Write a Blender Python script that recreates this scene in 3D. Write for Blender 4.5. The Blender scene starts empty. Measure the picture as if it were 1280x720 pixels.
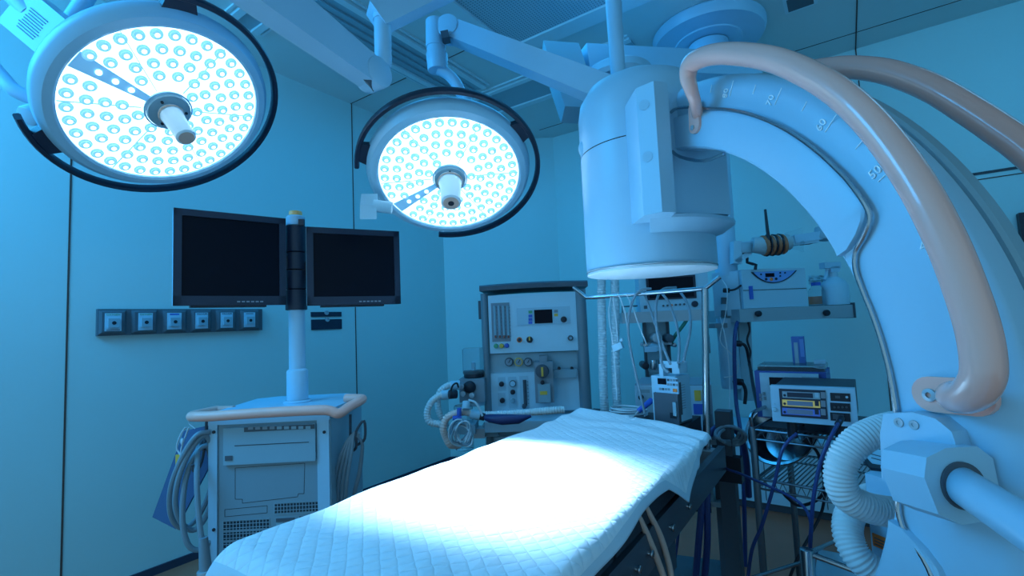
import bpy, bmesh, math, random
from mathutils import Vector as V, Matrix
random.seed(11)
COL = bpy.context.scene.collection
PI = math.pi
rad = math.radians
# ------------------------------------------------------------------ camera geometry (1280x720 frame)
FOC, CAMZ = 602.0, 1.35
PIT, ROLL, YAW = rad(4.2), rad(-2.45), rad(34.7)
def _w(v):  # camera-heading axes -> room axes (x along the back wall, y along the left wall)
    c, s = math.cos(YAW), math.sin(YAW)
    return V((v[0] * c - v[1] * s, v[0] * s + v[1] * c, v[2]))
cp, sp, cr, sr = math.cos(PIT), math.sin(PIT), math.cos(ROLL), math.sin(ROLL)
CR = _w((cr, -sr * sp, sr * cp)); CU = _w((-sr, -cr * sp, cr * cp)); CF = _w((0, cp, sp))
FWD = _w((0, 1, 0)); RGT = _w((1, 0, 0)); UP = V((0, 0, 1)); CAM = V((0, 0, CAMZ))
def ray(u, v): return CR * ((u - 640) / FOC) - CU * ((v - 360) / FOC) + CF
def D(u, v, d):
    r = ray(u, v); return CAM + r * (d / r.dot(FWD))
def ONZ(u, v, z):
    r = ray(u, v); return CAM + r * ((z - CAMZ) / r.z)
def ONX(u, v, x):
    r = ray(u, v); return CAM + r * (x / r.x)
def ONY(u, v, y):
    r = ray(u, v); return CAM + r * (y / r.y)
def frame(loc, yaw): return Matrix.Translation(loc) @ Matrix.Rotation(yaw, 4, 'Z')
class Fr:
    """a thing's own frame: x to its right, y into its depth, z up"""
    def __init__(s, loc, yaw=YAW):
        s.m = frame(V(loc), yaw); s.i = s.m.inverted()
    def p(s, u, v, y=0.0):
        o = s.i @ CAM; r = s.i.to_3x3() @ ray(u, v)
        return o + r * ((y - o.y) / r.y)
    def px(s, u, v, x=0.0):
        o = s.i @ CAM; r = s.i.to_3x3() @ ray(u, v)
        return o + r * ((x - o.x) / r.x)
    def d(s, u, v, dd): return s.i @ D(u, v, dd)
    def w(s, x, y, z): return s.m @ V((x, y, z))
# ------------------------------------------------------------------ mesh builder
def crom(pts, n=6, closed=False):
    pts = [V(p) for p in pts]; out = []; N = len(pts)
    if N < 3: return pts
    rng = N if closed else N - 1
    for i in range(rng):
        if closed: a, b, c, d = (pts[(i + k - 1) % N] for k in range(4))
        else:
            b, c = pts[i], pts[i + 1]
            a = pts[i - 1] if i else b * 2 - c
            d = pts[i + 2] if i + 2 < N else c * 2 - b
        for k in range(n):
            t = k / n
            out.append(0.5 * ((2 * b) + (c - a) * t + (2 * a - 5 * b + 4 * c - d) * t * t + (3 * b - a - 3 * c + d) * t ** 3))
    if not closed: out.append(pts[-1])
    return out
class MB:
    def __init__(s): s.bm = bmesh.new(); s.mi = 0
    def _vf(s, vs, fs):
        bv = [s.bm.verts.new(v) for v in vs]; out = []
        for f in fs:
            try:
                q = s.bm.faces.new([bv[i] for i in f]); q.material_index = s.mi; q.smooth = True; out.append(q)
            except ValueError: pass
        return bv, out
    def _bev(s, fs, bev, seg=2):
        if bev > 0:
            es = list({e for f in fs for e in f.edges if len(e.link_faces) == 2 and e.calc_face_angle(0) > .5})
            r = bmesh.ops.bevel(s.bm, geom=es, offset=bev, segments=seg, affect='EDGES', profile=.5, clamp_overlap=True)
            for f in r['faces']: f.material_index = s.mi; f.smooth = True
    def hexa(s, c, bev=0, seg=2):
        """eight corners: bottom ring of four then top ring"""
        _, fs = s._vf([V(p) for p in c], [(3, 2, 1, 0), (4, 5, 6, 7), (0, 1, 5, 4), (1, 2, 6, 5), (2, 3, 7, 6), (3, 0, 4, 7)])
        s._bev(fs, bev, seg); return s
    def box(s, x0, x1, y0, y1, z0, z1, bev=0, seg=2):
        x0, x1 = min(x0, x1), max(x0, x1); y0, y1 = min(y0, y1), max(y0, y1); z0, z1 = min(z0, z1), max(z0, z1)
        return s.hexa([(x0, y0, z0), (x1, y0, z0), (x1, y1, z0), (x0, y1, z0), (x0, y0, z1), (x1, y0, z1), (x1, y1, z1), (x0, y1, z1)], bev, seg)
    def obox(s, c, ex, ey, ez, bev=0, seg=2):
        c, ex, ey, ez = V(c), V(ex), V(ey), V(ez)
        return s.hexa([c - ex - ey - ez, c + ex - ey - ez, c + ex + ey - ez, c - ex + ey - ez, c - ex - ey + ez, c + ex - ey + ez, c + ex + ey + ez, c - ex + ey + ez], bev, seg)
    def beam(s, a, b, w, h, up=UP, w2=None, h2=None, bev=0, seg=2):
        """rectangular bar from a to b, tapering to w2,h2"""
        a, b = V(a), V(b); d = (b - a).normalized(); sx = d.cross(V(up)).normalized(); sz = sx.cross(d)
        w2 = w if w2 is None else w2; h2 = h if h2 is None else h2
        q = []
        for c, ww, hh in ((a, w, h), (b, w2, h2)):
            q.append([c - sx * ww / 2 - sz * hh / 2, c + sx * ww / 2 - sz * hh / 2, c + sx * ww / 2 + sz * hh / 2, c - sx * ww / 2 + sz * hh / 2])
        return s.hexa(q[0] + q[1], bev, seg)
    def rings(s, R, closed=False, caps=True, cyc=True):
        n = len(R[0]); vs = [p for r in R for p in r]; fs = []
        m = len(R)
        for i in range(m if closed else m - 1):
            j = (i + 1) % m
            for k in range(n if cyc else n - 1):
                l = (k + 1) % n
                fs.append((i * n + k, i * n + l, j * n + l, j * n + k))
        if caps and not closed:
            fs.append(tuple(reversed(range(n)))); fs.append(tuple((m - 1) * n + k for k in range(n)))
        return s._vf(vs, fs)
    def tube(s, pts, r, n=8, sm=0, closed=False, flat=None):
        pts = crom(pts, sm, closed) if sm else [V(p) for p in pts]
        N = len(pts); rs = r if isinstance(r, (list, tuple)) else [r] * N
        if len(rs) != N: rs = [rs[min(int(i * len(rs) / N), len(rs) - 1)] for i in range(N)]
        T = []
        for i in range(N):
            a = pts[i - 1] if (i or closed) else pts[0]; b = pts[(i + 1) % N] if (i < N - 1 or closed) else pts[-1]
            t = (b - a); T.append(t.normalized() if t.length > 1e-9 else V((0, 0, 1)))
        up = V((0, 0, 1)) if abs(T[0].z) < .9 else V((1, 0, 0))
        nx = T[0].cross(up).normalized(); R = []
        for i in range(N):
            nx = (nx - T[i] * nx.dot(T[i]))
            nx = nx.normalized() if nx.length > 1e-6 else T[i].orthogonal().normalized()
            ny = T[i].cross(nx)
            R.append([pts[i] + (nx * math.cos(2 * PI * k / n) + ny * math.sin(2 * PI * k / n)) * rs[i] for k in range(n)])
        s.rings(R, closed); return s
    def hose(s, pts, r, pitch=.012, amp=.18, n=12, sm=10):
        """corrugated hose along a smooth path"""
        P = crom(pts, sm); L = [0]
        for a, b in zip(P, P[1:]): L.append(L[-1] + (b - a).length)
        m = max(4, int(L[-1] / pitch * 4)); Q = []; rs = []; j = 0
        for i in range(m + 1):
            t = L[-1] * i / m
            while j < len(L) - 2 and L[j + 1] < t: j += 1
            w = (t - L[j]) / max(L[j + 1] - L[j], 1e-9)
            Q.append(P[j].lerp(P[j + 1], w)); rs.append(r * (1 - amp * (i % 4 in (0, 1))))
        return s.tube(Q, rs, n)
    def cyl(s, a, b, r, r2=None, n=24, bev=0, seg=2):
        a, b = V(a), V(b); d = (b - a).normalized(); x = d.orthogonal().normalized(); y = d.cross(x)
        r2 = r if r2 is None else r2
        R = [[c + (x * math.cos(2 * PI * k / n) + y * math.sin(2 * PI * k / n)) * q for k in range(n)] for c, q in ((a, r), (b, r2))]
        _, fs = s.rings(R)
        if bev:
            es = list({e for f in fs for e in f.edges if len(f.verts) == n})
            es = [e for e in es if any(len(f.verts) == n for f in e.link_faces)]
            bmesh.ops.bevel(s.bm, geom=es, offset=bev, segments=seg, affect='EDGES', profile=.5)
        return s
    def lathe(s, prof, o=(0, 0, 0), ax=UP, n=48, a0=0, a1=2 * PI, caps=False):
        o, ax = V(o), V(ax).normalized(); x = ax.orthogonal().normalized(); y = ax.cross(x)
        full = abs(a1 - a0 - 2 * PI) < 1e-6; m = n if full else n + 1
        R = [[o + ax * h + (x * math.cos(a0 + (a1 - a0) * k / n) + y * math.sin(a0 + (a1 - a0) * k / n)) * max(r, 1e-5) for k in range(m)] for r, h in prof]
        s.rings(R, caps=caps, cyc=full); return s
    def prism(s, poly, o, ex, ey, ez, bev=0, seg=2):
        """polygon (a,b) in the plane o+a*ex+b*ey, extruded by the vector ez"""
        o, ex, ey, ez = V(o), V(ex), V(ey), V(ez); n = len(poly)
        R = [[o + ex * a + ey * b + ez * k for a, b in poly] for k in (0, 1)]
        _, fs = s.rings(R)
        s._bev(fs, bev, seg); return s
    def sph(s, c, r, n=16, sq=(1, 1, 1)):
        c = V(c); R = []
        for i in range(n // 2 + 1):
            t = PI * i / (n // 2)
            R.append([c + V((math.cos(2 * PI * k / n) * math.sin(t) * r * sq[0], math.sin(2 * PI * k / n) * math.sin(t) * r * sq[1], math.cos(t) * r * sq[2])) for k in range(n)])
        s.rings(R, caps=False); return s
    def grid(s, nu, nv, fn):
        vs = [fn(i / nu, j / nv) for j in range(nv + 1) for i in range(nu + 1)]
        fs = [(j * (nu + 1) + i, j * (nu + 1) + i + 1, (j + 1) * (nu + 1) + i + 1, (j + 1) * (nu + 1) + i) for j in range(nv) for i in range(nu)]
        s._vf([V(v) for v in vs], fs); return s
    def text(s, t, size, o, ex, ey, th=.0008):
        cu = bpy.data.curves.new('t', 'FONT'); cu.body = t; cu.size = size; cu.align_x = 'CENTER'; cu.align_y = 'CENTER'; cu.extrude = th
        cu.resolution_u = 2
        ob = bpy.data.objects.new('t', cu); COL.objects.link(ob); bpy.context.view_layer.update()
        me = bpy.data.meshes.new_from_object(ob.evaluated_get(bpy.context.evaluated_depsgraph_get()))
        ex, ey = V(ex).normalized(), V(ey).normalized(); ez = ex.cross(ey); o = V(o)
        s._vf([o + ex * v.co.x + ey * v.co.y + ez * v.co.z for v in me.vertices], [tuple(p.vertices) for p in me.polygons])
        bpy.data.objects.remove(ob); bpy.data.curves.remove(cu); bpy.data.meshes.remove(me); return s
    # helpers on the front of a thing, by frame F
    def fb(s, F, u0, v0, u1, v1, y0, y1, bev=0):
        yy = min(y0, y1); um, vm = (u0 + u1) / 2, (v0 + v1) / 2; return s.box(F.p(u0, vm, yy).x, F.p(u1, vm, yy).x, y0, y1, F.p(um, v0, yy).z, F.p(um, v1, yy).z, bev)
    def fc(s, F, u, v, rp, y0, y1, n=16, bev=0, r2=1):
        a = F.p(u, v, y1 if abs(y1) > abs(y0) else y0); b = F.p(u + rp, v, a.y); r = abs(b.x - a.x)
        return s.cyl((a.x, y0, a.z), (a.x, y1, a.z), r, r * r2, n, bev)
    def build(s, name, mat, parent=None, world=False, sharp=35, solid=0):
        if world and parent is not None:
            s.bm.transform(ROOTM[root_of(parent)].inverted())
        bmesh.ops.recalc_face_normals(s.bm, faces=s.bm.faces)
        me = bpy.data.meshes.new(name); s.bm.to_mesh(me); s.bm.free()
        me.set_sharp_from_angle(angle=rad(sharp))
        for m in (mat if isinstance(mat, (list, tuple)) else [mat]): me.materials.append(m)
        o = bpy.data.objects.new(name, me); COL.objects.link(o)
        if solid:
            md = o.modifiers.new('thickness', 'SOLIDIFY'); md.thickness = solid; md.offset = -1
        if parent is not None:
            o.parent = parent; PAR[o.name] = parent
        return o
PAR = {}; ROOTM = {}
def root_of(o):
    while o.name in PAR: o = PAR[o.name]
    return o.name
def tag(o, label, cat, group=None, kind=None):
    o['label'] = label; o['category'] = cat
    if group: o['group'] = group
    if kind: o['kind'] = kind
    return o
def thing(name, label, cat, m=None, group=None):
    o = bpy.data.objects.new(name, None); COL.objects.link(o); o.empty_display_size = .05
    m = m or Matrix(); o.matrix_world = m; ROOTM[o.name] = m.copy()
    return tag(o, label, cat, group)
def struct(name, mb, mat):
    o = mb.build(name, mat); o['kind'] = 'structure'; return o
def part(o, label): o['label'] = label; return o
def dup(root, m, label):
    c = root.copy(); COL.objects.link(c); c.matrix_world = m; c['label'] = label
    def rec(a, b):
        for ch in list(a.children):
            d = ch.copy(); COL.objects.link(d); d.parent = b; rec(ch, d)
    rec(root, c); return c
# ------------------------------------------------------------------ materials
MATS = {}
def mat(name, col, rough=.5, metal=0, noise=.04, nscale=6, emit=0, ecol=None, trans=0, spec=.5, bump=0, bscale=80, coat=0, ior=1.45):
    m = bpy.data.materials.new(name); m.use_nodes = True; nt = m.node_tree; b = nt.nodes['Principled BSDF']
    b.inputs['Roughness'].default_value = rough; b.inputs['Metallic'].default_value = metal
    b.inputs['Specular IOR Level'].default_value = spec; b.inputs['IOR'].default_value = ior
    b.inputs['Transmission Weight'].default_value = trans; b.inputs['Coat Weight'].default_value = coat
    tc = nt.nodes.new('ShaderNodeTexCoord'); nz = nt.nodes.new('ShaderNodeTexNoise'); nz.inputs['Scale'].default_value = nscale; nz.inputs['Detail'].default_value = 3
    nt.links.new(tc.outputs['Object'], nz.inputs['Vector'])
    mx = nt.nodes.new('ShaderNodeMix'); mx.data_type = 'RGBA'
    mx.inputs[6].default_value = (*[min(1, c * (1 + noise)) for c in col], 1); mx.inputs[7].default_value = (*[c * (1 - noise) for c in col], 1)
    nt.links.new(nz.outputs['Fac'], mx.inputs[0]); nt.links.new(mx.outputs[2], b.inputs['Base Color'])
    if emit:
        b.inputs['Emission Color'].default_value = (*(ecol or col), 1); b.inputs['Emission Strength'].default_value = emit
    if bump:
        n2 = nt.nodes.new('ShaderNodeTexNoise'); n2.inputs['Scale'].default_value = bscale; nt.links.new(tc.outputs['Object'], n2.inputs['Vector'])
        bp = nt.nodes.new('ShaderNodeBump'); bp.inputs['Strength'].default_value = bump; bp.inputs['Distance'].default_value = .002
        nt.links.new(n2.outputs['Fac'], bp.inputs['Height']); nt.links.new(bp.outputs['Normal'], b.inputs['Normal'])
    MATS[name] = m; return m
WALL = mat('wall_panel', (.46, .68, .68), .45, noise=.02, nscale=2)
CEIL = mat('ceiling_panel', (.52, .68, .68), .6, noise=.02, nscale=2)
FLOORM = mat('vinyl_floor', (.50, .15, .085), .35, noise=.12, nscale=5)
SEAM = mat('panel_seam', (.10, .06, .05), .8)
BASE = mat('baseboard', (.03, .045, .08), .5)
WHITE = mat('white_enamel', (.34, .60, .76), .35)
WHITE2 = mat('white_plastic', (.36, .60, .72), .5)
PALE = mat('pale_grey_plastic', (.25, .42, .50), .5)
GREY = mat('grey_plastic', (.22, .29, .34), .5)
DGREY = mat('dark_grey', (.07, .095, .12), .5)
NAVY = mat('navy_plastic', (.014, .026, .052), .4)
BLACK = mat('black_plastic', (.012, .018, .03), .4)
SCREEN = mat('screen_glass', (.003, .005, .012), .3, spec=.12)
CHROME = mat('chrome', (.42, .48, .52), .22, metal=1)
STEEL = mat('brushed_steel', (.36, .45, .50), .4, metal=.3)
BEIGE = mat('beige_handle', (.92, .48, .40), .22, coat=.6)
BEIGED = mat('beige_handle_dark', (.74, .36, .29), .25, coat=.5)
WIRE = mat('wire_chrome', (.16, .21, .25), .35, metal=.7)
BEIGE2 = mat('beige_rail', (.88, .48, .40), .35)
DMETAL = mat('louvre_metal', (.26, .42, .48), .4)
RUBBER = mat('black_mattress', (.018, .022, .032), .55, bump=.3)
CLEAR = mat('clear_plastic', (.75, .88, .92), .12, trans=.9, ior=1.12)
FROST = mat('frosted_hose', (.55, .74, .80), .35, trans=.35, ior=1.2)
CABLE = mat('grey_cable', (.20, .30, .36), .45)
WCABLE = mat('white_cable', (.55, .68, .74), .4)
BCABLE = mat('blue_cable', (.025, .055, .20), .4)
KCABLE = mat('black_cable', (.012, .015, .025), .4)
YELLOW = mat('amber', (.80, .50, .08), .4)
ORANGE = mat('orange', (.85, .22, .05), .5)
GREEN = mat('green', (.10, .42, .22), .5)
BLUE = mat('blue', (.04, .13, .55), .5)
TUBE = mat('beige_tube', (.60, .42, .34), .3)
HOSEW = mat('white_hose', (.62, .72, .74), .45)
PINKH = mat('pale_hose', (.80, .66, .60), .45)
FRAMEM = mat('ceiling_frame', (.56, .74, .78), .4)
BEACON = mat('amber_beacon', (.95, .48, .16), .35)
RAILG = mat('outlet_rail', (.085, .12, .145), .5)
# ------------------------------------------------------------------ the room
XL, YB, ZC = -3.38, 4.39, 3.30
CX0, CY0, CX1 = XL, 3.67, -2.43            # the slanted corner runs from (CX0,CY0) to (CX1,YB)
XR, YF = 2.6, -1.6
struct('floor', MB().box(XL - .1, XR, YF, YB + .1, -.1, 0), FLOORM)
struct('ceiling', MB().box(XL - .1, XR, YF, YB + .1, ZC, ZC + .1), CEIL)
struct('wall_left', MB().box(XL - .1, XL, YF, CY0 + .02, 0, ZC), WALL)
struct('wall_back', MB().box(CX1 - .02, XR, YB, YB + .1, 0, ZC), WALL)
struct('wall_right', MB().box(1.9, 2.0, .6, YB, 0, ZC), WALL)
ca, cb = V((CX0, CY0, 0)), V((CX1, YB, 0)); cd = (cb - ca).normalized(); cn = V((-cd.y, cd.x, 0))
struct('wall_corner', MB().hexa([ca, cb, cb + cn * .1, ca + cn * .1, ca + UP * ZC, cb + UP * ZC, cb + cn * .1 + UP * ZC, ca + cn * .1 + UP * ZC]), WALL)
struct('baseboard_left', MB().box(XL, XL + .012, YF, CY0, 0, .045, .003), BASE)
struct('baseboard_corner', MB().obox((ca + cb) / 2 - cn * .006 + UP * .022, cd * (cb - ca).length / 2, cn * .006, UP * .022), BASE)
struct('baseboard_back', MB().box(CX1, XR, YB - .012, YB, 0, .045, .003), BASE)
struct('trim_1', MB().box(XL, XL + .003, .745, .753, 0, ZC), SEAM)
struct('trim_2', MB().box(XL, XL + .003, 2.56, 2.568, 0, ZC), SEAM)
struct('trim_3', MB().box(XL, -1.95, 2.553, 2.559, ZC - .003, ZC), SEAM)
struct('trim_4', MB().box(-1.607, -1.599, 2.83, 3.13, ZC - .003, ZC), SEAM)
struct('trim_5', MB().box(.196, .204, YB - .003, YB, 0, ZC), SEAM)
struct('trim_6', MB().box(.196, .204, 1.2, YB, ZC - .003, ZC), SEAM)
struct('trim_7', MB().box(CX1, 1.2, 4.12, 4.124, ZC - .003, ZC), SEAM)
struct('trim_8', MB().box(.70, 2.0, YB - .006, YB, 2.205, 2.222), BLACK)
struct('trim_9', MB().box(.70, 2.0, YB - .004, YB, 2.17, 2.176), SEAM)

# air slots in the ceiling
def slot(name, label, x0, x1, y0, y1, along):
    t = thing(name, label, 'ceiling vent', Matrix.Translation(((x0 + x1) / 2, (y0 + y1) / 2, ZC)), 'long air slots in the ceiling')
    hx, hy = (x1 - x0) / 2, (y1 - y0) / 2
    fr = MB(); w = .045
    if along == 'y':
        for sx in (-1, 1):
            fr.box(sx * hx, sx * (hx - w), -hy, hy, -.022, 0, .003); fr.box(sx * (hx + .02), sx * (hx + .034), -hy, hy, -.012, 0)
    else:
        for sy in (-1, 1):
            fr.box(-hx, hx, sy * hy, sy * (hy - w), -.022, 0, .003); fr.box(-hx, hx, sy * (hy + .02), sy * (hy + .034), -.012, 0)
    fr.build('frame', FRAMEM, t)
    lv = MB(); n = 4
    for i in range(n):
        if along == 'y':
            c = -hx + w + (2 * hx - 2 * w) * (i + .5) / n; q = (2 * hx - 2 * w) / n / 2
            lv.hexa([(c - q, -hy, -.001), (c + q, -hy, -.001), (c + q, hy, -.001), (c - q, hy, -.001), (c - q, -hy, -.004), (c + q, -hy, -.018), (c + q, hy, -.018), (c - q, hy, -.004)])
        else:
            c = -hy + w + (2 * hy - 2 * w) * (i + .5) / n; q = (2 * hy - 2 * w) / n / 2
            lv.hexa([(-hx, c - q, -.001), (hx, c - q, -.001), (hx, c + q, -.001), (-hx, c + q, -.001), (-hx, c - q, -.004), (hx, c - q, -.018), (hx, c + q, -.018), (-hx, c + q, -.004)])
    lv.build('louvre', DMETAL, t)
    return t
slot('ceiling_slot_vent', 'long louvred ceiling slot running back from above the left wall lamp arm', -2.64, -2.28, 1.60, 3.05, 'y')
slot('ceiling_slot_vent', 'long louvred ceiling slot running across behind the white detector drum', -2.60, -1.1, 3.14, 3.54, 'x')
slot('ceiling_slot_vent', 'short pale ceiling slot crossing the top edge beside the spring arm', -3.0, -2.66, 1.36, 1.56, 'x')
# perforated supply grille
t = thing('ceiling_grille', 'dark perforated supply air grille with pale frame in the ceiling', 'ceiling vent', Matrix.Translation((-.95, 1.85, ZC)))
gx0, gx1, gy0, gy1 = -1.79 + .95, 1.6, -1.6, 2.71 - 1.85
fr = MB(); fw = .13
fr.box(gx0 - fw, gx0, gy0 - fw, gy1 + fw, -.02, 0, .004); fr.box(gx1, gx1 + fw, gy0 - fw, gy1 + fw, -.02, 0, .004)
fr.box(gx0, gx1, gy1, gy1 + fw, -.02, 0, .004); fr.box(gx0, gx1, gy0 - fw, gy0, -.02, 0, .004)
fr.build('frame', FRAMEM, t)
def perforated():
    m = bpy.data.materials.new('perforated_sheet'); m.use_nodes = True; nt = m.node_tree; b = nt.nodes['Principled BSDF']
    tc = nt.nodes.new('ShaderNodeTexCoord'); vo = nt.nodes.new('ShaderNodeTexVoronoi'); vo.inputs['Scale'].default_value = 52; vo.inputs['Randomness'].default_value = .0
    nt.links.new(tc.outputs['Object'], vo.inputs['Vector'])
    rp = nt.nodes.new('ShaderNodeValToRGB'); rp.color_ramp.elements[0].position = .30; rp.color_ramp.elements[1].position = .42
    rp.color_ramp.elements[0].color = (.015, .03, .05, 1); rp.color_ramp.elements[1].color = (.34, .52, .58, 1)
    nt.links.new(vo.outputs['Distance'], rp.inputs['Fac']); nt.links.new(rp.outputs['Color'], b.inputs['Base Color'])
    b.inputs['Roughness'].default_value = .5; return m
PERF = perforated()
gp = MB().box(gx0, gx1, gy0, gy1, -.006, 0).build('perforated_panel', PERF, t)
MB().box(gx0, gx1, -.32, -.312, -.009, -.004).box(.3, .308, gy0, gy1, -.009, -.004).build('seam_strip', PALE, t)
t = thing('ceiling_vent', 'small dark square vent in the ceiling at the top right', 'ceiling vent', Matrix.Translation(ONZ(1000, 0, ZC)))
MB().box(-.09, .09, -.09, .09, -.012, 0, .003).build('frame', FRAMEM, t)
MB().box(-.07, .07, -.07, .07, -.016, -.010).build('louvre', DGREY, t)
# ------------------------------------------------------------------ surgical lamps
LED = mat('led_panel', (.8, .9, 1), .3, emit=2.6, ecol=(.62, .88, 1))
def lens_mat():
    m = bpy.data.materials.new('led_lens'); m.use_nodes = True; nt = m.node_tree; b = nt.nodes['Principled BSDF']
    b.inputs['Base Color'].default_value = (.5, .7, .9, 1); b.inputs['Roughness'].default_value = .08
    b.inputs['Emission Color'].default_value = (.17, .52, .95, 1); b.inputs['Emission Strength'].default_value = .95
    return m
LENS = lens_mat()
LENSC = mat('led_core', (.8, .9, 1), .2, emit=2.2, ecol=(.7, .92, 1))
STRIP = mat('lamp_service_strip', (.30, .62, .85), .35, emit=.35, ecol=(.2, .6, 1))
HEADM = mat('lamp_housing', (.34, .62, .78), .3)
HGLASS = mat('handle_sleeve', (.72, .84, .88), .25)
def lens_meshes():
    a = MB(); a.lathe([(.0150, .001), (.0150, .004), (.0132, .0065), (.0112, .0065)], n=18); 
    ring = a.build('tmp', LED); me1 = ring.data; bpy.data.objects.remove(ring)
    return me1
def lamp(label, c, n, strip_ang, rail, brk, flip):
    """head with its centre at c, shining along n; local z points back, local x to the right in the photo"""
    n = V(n).normalized(); z = -n; x = (CR - z * CR.dot(z)).normalized(); y = z.cross(x)
    m = Matrix((x.to_4d(), y.to_4d(), z.to_4d(), V((0, 0, 0, 1)))).transposed()
    m = Matrix.Translation(c) @ Matrix(((x.x, y.x, z.x, 0), (x.y, y.y, z.y, 0), (x.z, y.z, z.z, 0), (0, 0, 0, 1)))
    t = thing('surgical_lamp', label, 'surgical lamp', m, 'ceiling mounted surgical lamps')
    h = MB(); h.lathe([(.302, .004), (.304, -.008), (.312, -.014), (.335, -.008), (.352, .012), (.358, .035), (.350, .060), (.32, .085), (.22, .112), (.10, .122), (0, .124)], n=72)
    h.build('housing', HEADM, t)
    e = MB().lathe([(0, 0), (.304, 0)], n=72); e.build('light_panel', LED, t)
    # lens rings; local angle strip_ang is kept free for the service strip
    cnt = 0
    proto = None
    for r, k, o in ((.278, 35, .0), (.228, 28, .08), (.180, 21, .0), (.134, 15, .1), (.093, 9, 0)):
        for i in range(k):
            a = o + 2 * PI * i / k
            da = (a - strip_ang + PI) % (2 * PI) - PI
            if abs(r * math.sin(da)) < .034 and math.cos(da) > 0: continue
            if cnt >= 100: continue
            cnt += 1
            if proto is None:
                q = MB(); q.mi = 0; q.lathe([(.0192, .001), (.0192, -.004), (.0182, -.0045), (.0145, -.0045), (.0138, -.0085), (.0078, -.0108)], n=16)
                q.mi = 1; q.lathe([(.0078, -.0108), (.005, -.0125), (0, -.013)], n=16)
                proto = q.build('led_lens', [LENS, LENSC], t); ob = proto
            else:
                ob = proto.copy(); COL.objects.link(ob); ob.parent = t
            ob.location = (r * math.cos(a), r * math.sin(a), 0)
    # radial ribs
    rb = MB()
    for i in range(6):
        a = strip_ang + PI / 6 + i * PI / 3
        d = V((math.cos(a), math.sin(a), 0)); sd = V((-d.y, d.x, 0))
        rb.obox(d * .19 + V((0, 0, -.002)), d * .11, sd * .0012, V((0, 0, .002)))
    rb.build('panel_rib', STRIP, t)
    d = V((math.cos(strip_ang), math.sin(strip_ang), 0)); sd = V((-d.y, d.x, 0))
    MB().hexa([d * .07 - sd * .012 + V((0, 0, -.003)), d * .298 - sd * .03 + V((0, 0, -.003)), d * .298 + sd * .03 + V((0, 0, -.003)), d * .07 + sd * .012 + V((0, 0, -.003)),
               d * .07 - sd * .012, d * .298 - sd * .03, d * .298 + sd * .03, d * .07 + sd * .012]).build('service_strip', STRIP, t)
    for rr in (.13, .18, .23):
        MB().cyl(d * rr + V((0, 0, -.003)), d * rr + V((0, 0, -.009)), .009, n=14, bev=.002).build('indicator_lamp', LENSC, t)
    hb = MB().lathe([(.066, 0), (.069, -.012), (.066, -.02), (.040, -.024), (0, -.024)], n=40).build('hub', PALE, t)
    MB().lathe([(.074, -.001), (.076, -.010), (.070, -.013)], n=40).build('hub_ring', HEADM, t)
    for a in (.6, 2.7, 4.8):
        MB().cyl((.05 * math.cos(a), .05 * math.sin(a), -.02), (.05 * math.cos(a), .05 * math.sin(a), -.026), .005, n=10).build('screw', BLACK, hb)
    k = 2.0 if flip else 1.5
    hd = MB().lathe([(.026 * k, -.022), (.026 * k, -.034), (.0255 * k, -.036), (.0235 * k, -.060), (.021 * k, -.12), (.021 * k, -.158), (.018 * k, -.163), (0, -.163)], n=28).build('handle', HGLASS, t)
    MB().lathe([(.027 * k, -.030), (.028 * k, -.034), (.027 * k, -.038)], n=28).build('collar', TUBE, hd)
    MB().lathe([(.0165 * k, -.1632), (.016 * k, -.165), (0, -.165)], n=24).build('handle_tip', TUBE, hd)
    if flip:
        MB().lathe([(.013, -.1652), (.0125, -.167), (0, -.167)], n=20).build('camera_lens', BLACK, hd)
    # grab rail round the rim
    a0, a1, rr, zz = rail
    P = [(rr * math.cos(a0 + (a1 - a0) * i / 60), rr * math.sin(a0 + (a1 - a0) * i / 60), zz) for i in range(61)]
    R = []
    for i, p in enumerate(P):
        a = a0 + (a1 - a0) * i / 60; dr = V((math.cos(a), math.sin(a), 0)); R.append([V(p) + dr * q[0] + V((0, 0, q[1])) for q in ((-.006, -.016), (.006, -.016), (.010, -.010), (.010, .010), (.006, .016), (-.006, .016), (-.010, .010), (-.010, -.010))])
    g = MB(); g.rings(R); gr = g.build('grab_rail', NAVY, t)
    for a in brk:
        dr = V((math.cos(a), math.sin(a), 0)); st = V((-dr.y, dr.x, 0))
        MB().hexa([dr * .335 - st * .055 + V((0, 0, zz - .012)), dr * rr - st * .04 + V((0, 0, zz - .012)), dr * rr + st * .04 + V((0, 0, zz - .012)), dr * .335 + st * .055 + V((0, 0, zz - .012)),
                   dr * .335 - st * .055 + V((0, 0, zz + .012)), dr * rr - st * .04 + V((0, 0, zz + .012)), dr * rr + st * .04 + V((0, 0, zz + .012)), dr * .335 + st * .055 + V((0, 0, zz + .012))], .004).build('bracket', NAVY, gr)
    return t, m
def lang(c, n, u, v, off=0.0):
    n = V(n).normalized(); z = -n; x = (CR - z * CR.dot(z)).normalized(); y = z.cross(x)
    r = ray(u, v); o = V(c) + z * off; q = CAM + r * ((o - CAM).dot(z) / r.dot(z)) - o
    return math.atan2(q.dot(y), q.dot(x)), q.length
C1, N1 = V((-1.941, .687, 2.167)), V((.62, .135, -.773))
C2, N2 = V((-1.386, 1.560, 2.000)), V((.364, -.398, -.842))
A = lambda c, n, u, v, o=0.0: lang(c, n, u, v, o)[0]
_ = ('RAIL', [lang(C1, N1, u, v, .03) for u, v in ((16, 146), (338, 130), (180, 236), (235, 3))], [lang(C2, N2, u, v, .03) for u, v in ((446, 208), (560, 112), (668, 200), (549, 290))])
a0 = A(C1, N1, 16, 146, .03) ; a1 = A(C1, N1, 205, -6, .03)
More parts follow.
